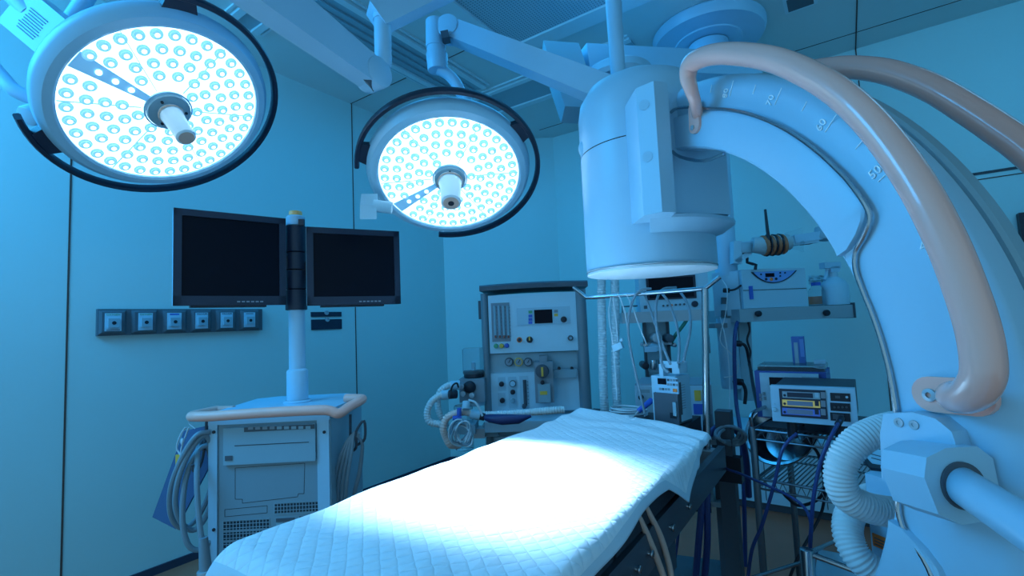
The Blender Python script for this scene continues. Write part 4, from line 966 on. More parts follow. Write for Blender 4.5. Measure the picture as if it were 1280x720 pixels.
# infusion pump on the mattress
pa, pb2 = ONZ(817.5, 527, BZ), ONZ(847.5, 531, BZ)
FP = Fr(((pa.x + pb2.x) / 2, (pa.y + pb2.y) / 2, BZ), math.atan2(pb2.y - pa.y, pb2.x - pa.x))
ip = thing('infusion_pump', 'small infusion pump with carry clamp standing on the black mattress', 'infusion pump', FP.m)
wd = (pb2 - pa).xy.length / 2; ht = FP.p(833, 470.5).z - BZ; ht = FP.p(833, 470.5).z
dpt = abs(FP.px(865, 518, wd).y)
PB = MB().box(-wd, wd, 0, dpt, .004, ht, .006).build('pump_body', WHITE2, ip)
FPp = Fr((FP.m.translation.x, FP.m.translation.y, BZ), math.atan2(pb2.y - pa.y, pb2.x - pa.x))
up_ = MB().fb(FP, 819.5, 472, 847.5, 491.5, -.006, .001, .002).build('key_panel', WHITE, PB)
MB().fb(FP, 822, 473, 832.5, 480.5, -.0085, -.005, .001).build('display', SCREEN, up_)
for r in range(3):
    for c in range(4):
        u, v = 835 + c * 3.6 - (10 if r == 2 else 0), 475 + r * 5.6 + c * .2
        MB().fb(FP, u - 1.3, v - 1.4, u + 1.3, v + 1.4, -.008, -.005, .0006).build('key', GREY if (r + c) % 3 else DGREY, up_)
MB().fb(FP, 841, 486, 846, 490, -.0082, -.005, .0006).build('key', ORANGE, up_)
dr_ = MB().fb(FP, 818, 492, 848, 528.5, -.016, .001, .005).build('pump_door', DGREY, PB)
MB().fb(FP, 841, 503, 845, 520, -.021, -.014, .002).build('door_latch', PALE, dr_); MB().fb(FP, 837.5, 516, 845, 523, -.018, -.014, .001).build('latch_recess', BLACK, dr_)
MB().box(-wd - .001, wd + .001, -.016, dpt, 0, .006, .002).build('foot', DGREY, PB)
vs_ = MB().box(wd - .001, wd + .0015, dpt * .18, dpt * .35, ht * .18, ht * .86).build('side_scale', DGREY, PB)
for k in range(10): MB().box(wd, wd + .0022, dpt * .35, dpt * .6, ht * (.3 + .055 * k), ht * (.3 + .055 * k) + .0012).build('scale_mark', GREY, PB)
hn = MB(); zc = ht
hn.box(-wd * .35, -wd * .0, dpt * .05, dpt * .35, zc, zc + .045, .004).box(-wd * .35, wd * 1.1, dpt * .18, dpt * .34, zc + .03, zc + .055, .008).box(wd * .5, wd * 1.1, dpt * .25, dpt * .8, zc + .008, zc + .052, .006)
hn.build('carry_handle', WHITE2, PB)
FRX = MB().cyl((-.02, dpt, ht * .7), (-.02, dpt + .05, ht * .7), .012, n=14).build('pole_clamp', DGREY, PB)
# coil of tubing on the mattress
t = thing('coiled_tubing', 'loose coil of thin white tubing lying on the black mattress', 'tubing', Matrix.Translation(ONZ(786, 519, BZ)))
c = ONZ(786, 519.5, BZ); P = []
for i in range(46):
    a = i * .42; rr = .068 + .01 * math.sin(i * .9)
    P.append(c + V((rr * math.cos(a), rr * math.sin(a), .004 + .0007 * i)))
MB().tube(P, .0034, 7, 4).build('tubing', WCABLE, t, world=True)
t = thing('blue_connector', 'slanted blue cable connector lying between tubing coil and pump', 'connector', Matrix.Translation(D(806, 508, 1.95)))
MB().cyl(D(798, 514, 1.95), D(815, 500, 1.97), .010, .012, 14, .002).build('connector_body', BLUE, t, world=True)
MB().tube([D(815, 500, 1.97), D(824, 494, 2.0), D(836, 492, 2.05)], .004, 7, 5).tube([D(798, 514, 1.95), D(793, 519, 1.92), D(786, 521, 1.90)], .003, 7, 5).build('lead', WCABLE, t, world=True)
# ------------------------------------------------------------------ ceiling pendant with shelves
dP = 3.0
pc = D(905, 300, dP); PX, PY_ = pc.x, pc.y
pd = thing('equipment_pendant', 'white ceiling supply pendant with round ceiling cover, boom and shelves', 'ceiling pendant', Matrix.Translation((PX, PY_, 0)))
def bp(mb, name, m, par=None): return mb.build(name, m, par or pd, world=True)
mo_ = ONZ(886, 50, ZC)
q1, q2 = ONZ(816, 62, 3.24), ONZ(957, 38, 3.24); rm = (q2 - q1).length / 2
bp(MB().lathe([(rm * .97, ZC), (rm, ZC - .012), (rm, ZC - .045), (rm * .96, ZC - .075), (rm * .60, ZC - .083), (rm * .59, ZC - .092), (rm * .45, ZC - .094), (0, ZC - .095)], ((q1.x + q2.x) / 2, (q1.y + q2.y) / 2, 0), UP, 72), 'ceiling_cover', WHITE)
mc_ = (q1 + q2) / 2
elb = D(752, 86, 2.72)
a1, a2 = D(738, 78, 2.70), V((mc_.x, mc_.y, D(905, 92, 3.1).z))
bm_ = MB().beam(D(728, 79, 2.70), D(940, 88, 3.05), .16, .15, bev=.03, seg=3); bp(bm_, 'upper_boom', WHITE)
bp(MB().lathe([(.11, a2.z - .08), (.13, a2.z - .06), (.13, ZC - .10)], (mc_.x, mc_.y, 0), UP, 40), 'boom_hub', WHITE)
es = D(712, 105, 2.68)
bp(MB().obox(es, RGT * .10 + FWD * .02, FWD * .11, UP * .19 - RGT * .05, .05, 3), 'boom_end_cover', PALE)
hb_ = D(772, 92, 2.70)
bp(MB().lathe([(.17, hb_.z - .06), (.19, hb_.z - .04), (.19, hb_.z + .0), (.16, hb_.z + .02)], (hb_.x, hb_.y, 0), UP, 44).lathe([(.192, hb_.z - .012), (.192, hb_.z - .008)], (hb_.x, hb_.y, 0), UP, 44), 'boom_joint', WHITE2)
bp(MB().beam(D(790, 128, 2.74), V((PX, PY_, D(905, 150, dP).z)), .14, .13, bev=.03, seg=3), 'lower_boom', WHITE)
zj = D(905, 150, dP).z; zc0 = D(905, 345, dP).z; zc1 = D(905, 486, dP).z
cm = bp(MB().lathe([(.0, zj + .08), (.07, zj + .06), (.066, zc0)], (PX, PY_, 0), UP, 32), 'drop_tube', WHITE)
bp(MB().box(PX - .075, PX + .075, PY_ - .06, PY_ + .07, D(905, 395, dP).z, zc0 + .02, .02, 3), 'service_head', WHITE2)
bp(MB().lathe([(.055, zc1), (.060, zc1 + .02), (.060, D(905, 398, dP).z)], (PX - .02, PY_, 0), UP, 28), 'lower_tube', WHITE)
bp(MB().beam(D(928, 398, dP), D(932, 500, dP), .075, .06, up=FWD, bev=.012), 'cable_duct', PALE)
so = D(899, 375, dP - .09)
for k in range(2): bp(MB().beam(D(905, 372 + k * 16, dP - .068), D(905, 380 + k * 16, dP - .068), .03, .02, up=FWD, bev=.002), 'power_socket', DGREY)
# right shelf
FS = devframe((924, 388), (1070, 386), 2.86, 2.98)
def shelf(F, u0, u1, vt, vb, depth, nm):
    a, b = F.p(u0, vt), F.p(u1, vb)
    m = MB().box(a.x, b.x, 0, depth, b.z, a.z, .003); m.bm.transform(F.m)
    o = bp(m, nm, STEEL); return a, b, o
sa_, sb_, sho = shelf(FS, 924, 1068, 386.5, 396.5, .34, 'shelf')
for u, v in ((949.5, 392), (1035, 391)):
    m = MB().fc(FS, u, v, 3.4, -.022, .0, 18, .003); m.bm.transform(FS.m); bp(m, 'rail_knob', BLACK, sho)
m = MB().box(sb_.x - .004, sb_.x + .004, -.01, .34, sb_.z - .004, sa_.z + .012, .002); m.bm.transform(FS.m); bp(m, 'end_cap', DGREY, sho)
m = MB().box(sa_.x - .10, sa_.x + .05, .10, .24, sb_.z - .03, sb_.z - .002, .004); m.bm.transform(FS.m); bp(m, 'shelf_bracket', GREY, sho)
zs_ = sa_.z
# left shelf with patient monitor
FL = devframe((777, 398), (886, 388), 2.78, 2.72)
la_, lb_, slo = shelf(FL, 777, 886, 391, 400, .34, 'shelf')
m = MB().tube([(la_.x + .005, .0, la_.z), (la_.x + .005, 0, la_.z + .035), (la_.x + .09, .0, la_.z + .036), (la_.x + .09, .1, la_.z + .036)], .004, 8); m.bm.transform(FL.m); bp(m, 'shelf_rail', DGREY, slo)
m = MB().fb(FL, 809, 401, 838, 486, .10, .13, .004); m.bm.transform(FL.m); bp(m, 'back_plate', PALE)
for u in (808, 837):
    m = MB().fb(FL, u - 1.8, 400, u + 1.8, 486, .085, .13, .003); m.bm.transform(FL.m); bp(m, 'upright', DGREY)
pm = thing('patient_monitor', 'pale patient monitor with dark screen on the left pendant shelf, behind the drum', 'patient monitor', frame(FL.w(0, 0, la_.z), math.atan2(FL.m[1][0], FL.m[0][0])))
def bl(mb, F, name, m, par):
    mb.bm.transform(F.m); return mb.build(name, m, par, world=True)
pm0 = bl(MB().fb(FL, 799, 335, 886, 389.5, .03, .20, .008), FL, 'monitor_case', WHITE2, pm)
bl(MB().fb(FL, 808, 345, 870, 374, .024, .032, .003), FL, 'bezel', NAVY, pm0); bl(MB().fb(FL, 811, 347, 867, 372, .021, .026), FL, 'screen', SCREEN, pm0)
for k in range(6): bl(MB().fc(FL, 829 + k * 5.2, 382.3 - k * .4, 1.4, .024, .032, 12), FL, 'button', DGREY if k != 2 else ORANGE, pm0)
bl(MB().fc(FL, 868, 380, 4, .012, .032, 20, .003), FL, 'control_knob', NAVY, pm0); bl(MB().fb(FL, 805, 382, 809, 386, .026, .032, .001), FL, 'power_button', DGREY, pm0)
# suction jars under the left shelf
sg = thing('suction_regulator', 'cluster of glass suction jar and chrome fittings below the left pendant shelf', 'suction regulator', frame(FL.w(FL.p(822, 450).x, 0, 1.0), math.atan2(FL.m[1][0], FL.m[0][0])))
q = FL.p(820, 440, .0)
rj = abs(FL.p(831, 440).x - q.x)
jr = bl(MB().lathe([(0, FL.p(820, 466).z), (rj * .9, FL.p(820, 466).z), (rj, FL.p(820, 463).z), (rj, FL.p(820, 438).z), (rj * .8, FL.p(820, 436).z)], (q.x, 0, 0), UP, 28), FL, 'glass_jar', CLEAR, sg)
bl(MB().lathe([(rj * 1.05, FL.p(820, 438).z), (rj * 1.05, FL.p(820, 433).z), (rj * .5, FL.p(820, 429).z), (0, FL.p(820, 429).z)], (q.x, 0, 0), UP, 28), FL, 'jar_lid', WHITE2, sg)
bl(MB().fb(FL, 806, 433.5, 821, 440, -.075, -.055, .003), FL, 'label_block', WHITE, sg)
for u, v, r, m in ((817, 421.5, 6, STEEL), (803, 430.5, 3, CHROME), (838, 430, 2.6, CHROME), (803, 455, 4.5, BLACK), (832, 422, 5, DGREY)):
    bl(MB().fc(FL, u, v, r, -.05, .08, 18, .004), FL, 'valve_knob', m, sg)
bl(MB().fb(FL, 801, 428.5, 840, 431.5, -.01, .02, .003), FL, 'mounting_bar', STEEL, sg)
bl(MB().cyl(FL.p(817, 450, -.07), FL.p(817, 462, -.07), .016, n=16, bev=.003).cyl(FL.p(826, 448, -.07), FL.p(826, 462, -.07), .012, n=14, bev=.003), FL, 'float_tube', CHROME, sg)
t = thing('green_hose', 'dark green gas hose curving down from the left pendant shelf', 'hose', Matrix.Translation(D(850, 410, 2.7)))
MB().tube([D(861, 396, 2.76), D(853, 408, 2.74), D(845, 418, 2.74), D(839, 428, 2.76)], .010, 10, 6).build('hose_body', mat('green_hose', (.02, .16, .11), .4), t, world=True)
# warming cabinet on the right shelf
FW = Fr(FS.m.translation, math.atan2(FS.m[1][0], FS.m[0][0]))
wc = thing('warming_cabinet', 'white rounded cabinet with blue half moon control panel on the right shelf', 'cabinet', frame(FS.w(FS.p(968, 380, .02).x, .02, zs_), math.atan2(FS.m[1][0], FS.m[0][0])))
a, b = FS.p(926.5, 337, .02), FS.p(1010.5, 386, .02)
cbx = bl(MB().box(a.x, b.x, .02, .32, zs_ + .002, a.z, .012, 3), FS, 'cabinet_case', WHITE2, wc)
z = FS.p(960, 362, .02).z; bl(MB().box(a.x + .002, b.x - .002, .018, .03, z - .002, z + .002), FS, 'door_seam', DGREY, wc)
def halfmoon(s, y0, y1, m, nm, par):
    P = []
    for i in range(17):
        tt = -1 + i / 8; u = 967 + 28.5 * s * tt; v = 339.2 - 1.2 * tt + (1 - s) * 2 + 14.5 * s * (1 - abs(tt) ** 2.2); q = FS.p(u, v, .02); P.append((q.x, q.z))
    for i in range(1, 16):
        tt = 1 - i / 8; u = 967 + 28.5 * s * tt; v = 339.2 - 1.2 * tt + (1 - s) * 2 - .1; q = FS.p(u, v, .02); P.append((q.x, q.z))
    return bl(MB().prism(P, (0, y0, 0), (1, 0, 0), (0, 0, 1), (0, y1 - y0, 0)), FS, nm, m, par)
hm = halfmoon(1.0, .014, .021, NAVY, 'control_panel', wc); halfmoon(.92, .012, .0142, mat('panel_blue', (.16, .36, .75), .4), 'panel_face', hm)
bl(MB().fb(FS, 957, 341.5, 968, 346, .0095, .0125), FS, 'display', SCREEN, hm)
for u, v, r, m in ((957.5, 349, 1.5, NAVY), (964, 349, 2.0, ORANGE), (970, 348.5, 1.5, NAVY), (951, 343, 1, NAVY), (975, 341, 1, NAVY), (981, 341, 1, NAVY), (975, 345, 1, NAVY)): bl(MB().fc(FS, u, v, r, .009, .0125, 14), FS, 'button', m, hm)
bl(MB().fb(FS, 937.3, 357.5, 941.5, 374, .012, .022, .002), FS, 'door_latch', BLUE, wc)
bo = thing('reagent_bottle', 'small clear bottle with blue cap and orange label between cabinet and spray bottle', 'bottle', Matrix.Translation(FS.w(FS.p(1021, 380, .1).x, .1, zs_)))
q = FS.p(1021, 370, .10); rb_ = abs(FS.p(1029.5, 370, .1).x - q.x); zt = FS.p(1021, 353, .10).z; hh = zt - zs_
bl(MB().lathe([(0, zs_ + .001), (rb_, zs_ + .002), (rb_, zs_ + hh * .65), (rb_ * .55, zs_ + hh * .82), (rb_ * .5, zs_ + hh * .88)], (q.x, .1, 0), UP, 24), FS, 'bottle_body', CLEAR, bo)
bl(MB().lathe([(rb_ * .55, zs_ + hh * .86), (rb_ * .55, zs_ + hh), (0, zs_ + hh)], (q.x, .1, 0), UP, 20), FS, 'cap', BLUE, bo)
bl(MB().lathe([(rb_ * 1.02, zs_ + hh * .08), (rb_ * 1.02, zs_ + hh * .42)], (q.x, .1, 0), UP, 24, -.4, .9), FS, 'label', ORANGE, bo)
def spray(label, F, u, v0, v1, y, rp, zbase, half=False):
    q = F.p(u, v1, y); r = abs(F.p(u + rp, v1, y).x - q.x); zt = F.p(u, v0, y).z; h = zt - zbase
    s_ = thing('spray_bottle', label, 'spray bottle', Matrix.Translation(F.w(q.x, y, zbase)))
    bl(MB().lathe([(0, zbase + .001), (r, zbase + .003), (r, zbase + h * .45), (r * .8, zbase + h * .56), (r * .35, zbase + h * .66), (r * .33, zbase + h * .78)], (q.x, y, 0), UP, 28), F, 'bottle_body', WHITE2, s_)
    hd = MB().box(q.x - r * .95, q.x + r * .55, y - r * .3, y + r * .3, zbase + h * .86, zbase + h, r * .15).box(q.x - r * .4, q.x + r * .4, y - r * .3, y + r * .3, zbase + h * .77, zbase + h * .9, r * .1)
    bl(hd, F, 'spray_head', WHITE, s_)
    bl(MB().tube([(q.x - r * .5, y, zbase + h * .88), (q.x - r * .62, y, zbase + h * .72), (q.x - r * .85, y, zbase + h * .6)], r * .12, 8, 4), F, 'trigger', WHITE, s_)
spray('white spray bottle standing on the right pendant shelf beside the small bottle', FS, 1045, 328, 384, .08, 13.5, zs_)
t = thing('plastic_wrap', 'crumpled clear plastic bag behind the small bottle on the shelf', 'bag', Matrix.Translation(D(1025, 352, 3.2)))
mb = MB(); c = D(1024, 350, 3.22); mb.grid(12, 8, lambda i, j: c + RGT * (i - .5) * .14 + UP * ((j - .5) * .06) + FWD * .02 * NZ.noise(V((i * 5, j * 5, 1))) + UP * .012 * NZ.noise(V((i * 6, 0, 3)))); mb.build('bag_film', FROST, t, world=True, solid=.002)
# instrument arm on the column
ia = thing('instrument_arm', 'jointed white arm with brown strapped bundle in clear plastic above the cabinet', 'support arm', Matrix.Translation(D(925, 315, 2.95)))
dI = 2.88
def b2(mb, nm, m, par=None): return mb.build(nm, m, par or ia, world=True)
b2(MB().beam(D(920, 302, dI), D(920, 330, dI), .05, .05, up=FWD, bev=.006).beam(D(918, 328, dI), D(936, 316, dI), .05, .03, bev=.004), 'column_bracket', WHITE2)
b2(MB().cyl(D(931, 304, dI), D(931, 317, dI), .042, n=24, bev=.006), 'joint', PALE)
b2(MB().beam(D(925, 309, dI), D(1020, 298, dI), .05, .055, bev=.01), 'link', WHITE2)
b2(MB().beam(D(990, 300, dI), D(1030, 294, dI), .06, .05, bev=.008), 'end_link', WHITE)
b2(MB().cyl(D(1029, 285, dI), D(1027, 300, dI), .045, n=24, bev=.006), 'end_joint', PALE)
wr = b2(MB().tube([D(940, 306, dI - .02), D(955, 307, dI - .03), D(972, 305, dI - .03), D(985, 303, dI - .02)], [.045, .056, .056, .048], 14), 'wrap', FROST)
for i in range(4):
    u = 955 + i * 7.2; b2(MB().cyl(D(u - 2.6, 307.5 - i * .6, dI - .03), D(u + 2.6, 306.5 - i * .6, dI - .03), .062, n=14, bev=.008), 'brown_strap', mat('strap_brown', (.42, .16, .08), .6) if 'strap_brown' not in MATS else MATS['strap_brown'])
for i in range(3):
    u = 958.5 + i * 7.2; b2(MB().cyl(D(u - .8, 307 - i * .6, dI - .03), D(u + .8, 307 - i * .6, dI - .03), .066, n=14), 'black_strap', BLACK)
b2(MB().tube([D(956.5, 262, dI - .05), D(959, 285, dI - .07), D(962, 309, dI - .08)], [.007, .009, .011], 8), 'stick', BLACK)
fl_ = D(993, 300, dI - .02)
mb = MB(); mb.grid(10, 10, lambda i, j: fl_ + RGT * (i - .5) * .11 + UP * ((j - .5) * .15 * (.6 + .4 * i)) + FWD * .03 * NZ.noise(V((i * 4, j * 4, 2)))); b2(mb, 'plastic_film', CLEAR)
b2(MB().tube([D(934, 322, dI), D(934, 328, dI), D(941, 330, dI), D(945, 331, dI), D(944, 337, dI)], .009, 10), 'hook', BLACK)
b2(MB().tube([D(1000, 305, dI), D(1012, 304, dI), D(1020, 301, dI)], .008, 8), 'cable_clip', DGREY)
# ------------------------------------------------------------------ chrome wire trolley with generators, right
FT = devframe((940, 540), (1052, 556), 1.86, 1.66)
zt1 = FT.p(944, 537).z; zt2 = FT.p(946, 598).z; zt3 = .12
x0t, x1t = FT.p(941, 540).x, FT.p(1100, 560).x; dpt_ = .42
tr = thing('wire_trolley', 'chrome wire shelf trolley carrying the two generators at the right', 'trolley', FT.m)
def wshelf(z, nm):
    m = MB()
    for yy in (0, dpt_): m.tube([(x0t, yy, z), (x1t, yy, z)], .005, 8).tube([(x0t, yy, z - .035), (x1t, yy, z - .035)], .004, 8)
    for xx in (x0t, x1t): m.tube([(xx, 0, z), (xx, dpt_, z)], .005, 8).tube([(xx, 0, z - .035), (xx, dpt_, z - .035)], .004, 8)
    n = 26
    for i in range(1, n): m.tube([(x0t + (x1t - x0t) * i / n, 0, z + .003), (x0t + (x1t - x0t) * i / n, dpt_, z + .003)], .0025, 6)
    for i in range(0, n, 2):
        a, b = x0t + (x1t - x0t) * i / n, x0t + (x1t - x0t) * (i + 1) / n; c = x0t + (x1t - x0t) * (i + 2) / n
        m.tube([(a, 0, z), (b, 0, z - .035), (c, 0, z)], .002, 6)
    return m.build(nm, WIRE, tr)
wshelf(zt1, 'wire_shelf'); wshelf(zt2, 'wire_shelf'); wshelf(zt3 + .08, 'wire_shelf')
for xx in (x0t, x1t):
    for yy in (0, dpt_):
        MB().cyl((xx, yy, .10), (xx, yy, zt1 + .01), .0125, n=16, bev=.003).build('post', WIRE, tr); MB().cyl((xx - .012, yy, .05), (xx + .012, yy, .05), .05, n=18, bev=.005).build('caster', BLACK, tr)
m = MB().tube([(x0t, .0, zt1 + .002), (x0t - .0, .0, zt1 + .055), (x0t, .14, zt1 + .06), (x0t, dpt_, zt1 + .06)], .007, 10, 4).build('side_handle', CHROME, tr)
MB().box(x0t + .02, x1t - .02, .02, dpt_ - .02, zt1 + .006, zt1 + .012).build('shelf_mat', BLACK, tr)
ztop = zt1 + .012
# front generator
ga, gb = D(962, 480, 1.66), D(1069, 491, 1.52)
FGn = Fr(((ga.x + gb.x) / 2, (ga.y + gb.y) / 2, 0), math.atan2(gb.y - ga.y, gb.x - ga.x))
gn = thing('surgical_generator', 'white surgical generator with yellow and blue touch screen on the wire trolley', 'surgical generator', frame(FGn.w(0, 0, ztop), math.atan2(gb.y - ga.y, gb.x - ga.x)))
tl, brr = FGn.p(962, 479), FGn.p(1069, 536); bll = FGn.p(962, 522)
pf = [FGn.p(962, 478.5), FGn.p(1069, 489.5), FGn.p(1069, 537.5), FGn.p(961, 522.5)]
zlo, zhi = min(p.z for p in pf), max(p.z for p in pf); zl = (pf[2].z + pf[3].z) / 2; zh = (pf[0].z + pf[1].z) / 2
fr0 = bl(MB().box(pf[0].x, pf[1].x, 0, .03, zl, zh, .010, 3), FGn, 'front_frame', WHITE, gn)
bl(MB().box(pf[0].x + .006, pf[1].x - .004, .028, .30, zl + .006, zh - .006, .006), FGn, 'case', BLACK, gn)
for xx in (pf[0].x + .05, pf[1].x - .05):
    for yy in (.05, .25): bl(MB().cyl((xx, yy, ztop), (xx, yy, zl + .008), .016, n=14), FGn, 'foot', BLACK, gn)
scg = bl(MB().fb(FGn, 975, 487, 1033, 522, -.003, .002, .002), FGn, 'touch_screen', NAVY, gn)
LB_ = mat('screen_blue', (.03, .10, .42), .3, emit=.25, ecol=(.05, .18, .7)); LY_ = mat('screen_yellow', (.55, .45, .12), .3, emit=.22, ecol=(.7, .6, .2)); LG_ = mat('screen_grey', (.12, .2, .3), .3, emit=.06)
for r, (m, k) in enumerate(((PALE, 0), (LY_, 1), (LB_, 2))):
    v0 = 489.5 + r * 10.5
    bl(MB().fb(FGn, 978, v0 + .6, 1025, v0 + 8.6, -.0042, -.0028), FGn, 'screen_row', m, scg)
    bl(MB().fb(FGn, 984, v0 + 1.6, 1016, v0 + 7.4, -.0054, -.0040), FGn, 'screen_value', LG_ if r else NAVY, scg)
    bl(MB().fb(FGn, 1018.5, v0 + 1.4, 1023.5, v0 + 7.6, -.0054, -.0040), FGn, 'screen_key', WHITE2 if r == 0 else NAVY, scg)
    bl(MB().fb(FGn, 1026, v0 + .8, 1032, v0 + 8.6, -.0042, -.0028), FGn, 'screen_tab', GREY, scg)
    bl(MB().fc(FGn, 980.8, v0 + 4.6, 1.8, -.0056, -.004, 14), FGn, 'screen_icon', NAVY, scg)
for r in range(3):
    v0 = 491.5 + r * 12.4; s_ = bl(MB().fb(FGn, 1038, v0, 1063, v0 + 10.2, -.002, .002, .001), FGn, 'socket_strip', BLACK, gn)
    if r == 1:
        for k in range(4): bl(MB().fc(FGn, 1043 + k * 5, v0 + 5.4, 1.5, -.008, -.001, 12), FGn, 'socket', DGREY, s_)
    elif r == 0: bl(MB().fc(FGn, 1058.5, v0 + 5, 1.8, -.004, -.001, 14), FGn, 'power_button', WHITE2, s_); bl(MB().fb(FGn, 1044, v0 + 3.5, 1050, v0 + 6.5, -.004, -.001), FGn, 'socket', DGREY, s_)
    else: bl(MB().fb(FGn, 1041, v0 + 2, 1055, v0 + 8, -.008, -.001, .002), FGn, 'socket', DGREY, s_)
bl(MB().fc(FGn, 968, 512, 3, -.006, .002, 18, .002).fc(FGn, 967.5, 505, 1, -.003, .002, 10), FGn, 'front_button', WHITE2, gn)
# rear generator
ha, hb2 = D(946, 464, 1.98), D(1032, 468, 1.84)
FH = Fr(((ha.x + hb2.x) / 2, (ha.y + hb2.y) / 2, 0), math.atan2(hb2.y - ha.y, hb2.x - ha.x))
gh = thing('rear_generator', 'white fronted box with blue sides behind the surgical generator', 'surgical generator', frame(FH.w(0, 0, ztop), math.atan2(hb2.y - ha.y, hb2.x - ha.x)))
pa_, pb_2 = FH.p(942, 463), FH.p(1032, 467); zt_2 = (pa_.z + pb_2.z) / 2; BSIDE = mat('blue_side', (.03, .09, .34), .4)
bl(MB().box(pa_.x, pb_2.x, .012, .22, ztop + .004, zt_2, .006), FH, 'case', BSIDE, gh)
q0, q1 = FH.p(949, 465), FH.p(1023, 470)
bl(MB().box(q0.x, q1.x, 0, .02, ztop + .01, zt_2 - .006, .004), FH, 'front_panel', WHITE2, gh)
bl(MB().fb(FH, 962, 472, 997, 490, -.003, .002, .002), FH, 'display_window', SCREEN, gh)
bl(MB().fb(FH, 1003, 471, 1022, 488, -.002, .002, .001), FH, 'side_panel', PALE, gh)
for k, (u, v) in enumerate(((950.5, 494), (955, 492.5), (951, 499), (956, 498))): bl(MB().fb(FH, u - 1.6, v - 2, u + 1.6, v + 2, -.003, .001, .0006), FH, 'symbol_mark', GREY, gh)
bl(MB().box(pa_.x + .01, pb_2.x - .005, .03, .215, zt_2, zt_2 + .022, .004), FH, 'clear_lid', CLEAR, gh)
bx_ = thing('blue_box', 'upright narrow blue carton behind the rear generator', 'box', Matrix.Translation(FH.w(FH.p(998, 450, .15).x, .15, zt_2 + .022)))
a, b = FH.p(988.5, 421, .15), FH.p(1007.5, 462, .15)
bl(MB().box(a.x, b.x, .15, .19, zt_2 + .022, a.z, .002), FH, 'carton', mat('carton_blue', (.04, .14, .42), .5), bx_)
bl(MB().fb(FH, 993, 428, 998, 455, .1485, .151), FH, 'side_print', PALE, bx_); bl(MB().fb(FH, 1000, 424, 1005, 446, .1485, .151), FH, 'side_print', mat('print_blue', (.10, .26, .60), .5), bx_)
sn_ = FH.p(1026, 460, .12)
spray('white spray bottle partly hidden behind the white surgical generator', FH, 1031, 450, 500, .16, 10, zt_2 - .17 if False else ztop + .004)
# cables of the generator
def cab(name, label, pts, r, m, cat='cable', group=None, end=None):
    t = thing(name, label, cat, Matrix.Translation(D(*pts[-1])), group); MB().tube([D(*p) for p in pts], r, 10, 7).build('cable', m, t, world=True)
    if end: MB().cyl(D(*end[0]), D(*end[1]), end[2], n=14, bev=.002).build('plug', BLACK, t, world=True)
    return t
cab('blue_cable', 'blue cable plugged into the generator front and falling over the trolley', [(1050, 526, 1.50), (1043, 538, 1.47), (1034, 556, 1.46), (1025, 580, 1.46), (1017, 622, 1.46), (1014, 660, 1.48), (1013, 690, 1.5), (1018, 725, 1.5)], .0055, BCABLE, end=((1052, 522, 1.52), (1047, 531, 1.49), .009))
cab('blue_cable', 'blue cable swinging left from under the generator to the floor', [(996, 542, 1.60), (984, 553, 1.6), (976, 568, 1.6), (968, 604, 1.6), (953, 655, 1.6), (940, 687, 1.62), (934, 730, 1.65)], .0055, BCABLE)
cab('blue_cable', 'blue cable crossing low from the dark stand to the trolley', [(890, 566, 1.95), (905, 584, 1.85), (925, 592, 1.75), (957, 606, 1.62), (990, 622, 1.55), (1008, 638, 1.5), (1014, 660, 1.48), (1012, 695, 1.5)], .0045, BCABLE)
cab('black_cable', 'black cable looping behind the wire trolley shelves', [(1003, 549, 1.72), (1022, 566, 1.75), (1030, 600, 1.8), (1025, 622, 1.8), (1000, 632, 1.78), (984, 622, 1.76), (978, 614, 1.76)], .0055, KCABLE)
cab('black_cable', 'black cable hanging straight to the floor left of the white hose', [(1032, 610, 1.8), (1027, 640, 1.75), (1012, 670, 1.72), (996, 700, 1.7), (984, 730, 1.7)], .005, KCABLE)
cab('black_cable', 'black mains lead with plug curving down the pendant duct', [(922, 429, 2.88), (932, 433, 2.86), (937, 455, 2.86), (942, 485, 2.5), (948, 512, 2.3), (951, 528, 2.1)], .009, KCABLE, end=((919, 429, 2.88), (927, 430, 2.87), .018))
cab('black_cable', 'twisted black lead hanging from the right shelf', [(934, 398, 2.9), (937, 412, 2.9), (934, 425, 2.9), (938, 440, 2.9), (936, 455, 2.88), (940, 464, 2.86)], .006, KCABLE)
cab('black_cable', 'black lead with plug bulging low on the pendant tube', [(916, 478, 2.86), (926, 477, 2.85), (932, 488, 2.85), (931, 505, 2.85)], .010, KCABLE, end=((917, 477, 2.87), (929, 478, 2.86), .020))
cab('black_cable', 'short black lead from the cabinet to the pendant socket', [(926, 357, 2.9), (918, 362, 2.86), (908, 363, 2.88)], .006, KCABLE, end=((912, 363, 2.87), (904, 363, 2.89), .014))
cab('clear_line', 'clear drip line dropping down the pendant column', [(903, 350, 2.94), (909, 362, 2.84), (907, 392, 2.84), (900, 425, 2.84), (912, 440, 2.84), (922, 452, 2.84), (920, 468, 2.84), (905, 472, 2.84)], .0028, WCABLE, 'tubing')
cab('clear_line', 'clear drip line making a long narrow loop beside the blue hose', [(900, 396, 2.94), (906, 420, 2.84), (911, 455, 2.84), (912, 500, 2.8), (908, 540, 2.7), (904, 600, 2.6), (902, 680, 2.6), (900, 722, 2.6)], .0028, WCABLE, 'tubing')
for i, (u, dd) in enumerate(((919, 2.82),)):
    cab('blue_hose', 'blue gas hose running down the front of the pendant column', [(924, 397, dd + .12), (919, 415, dd), (918, 450, dd), (920, 500, dd), (926, 545, dd - .1), (930, 620, dd - .2), (932, 740, dd - .1)], .011, BCABLE, 'hose')
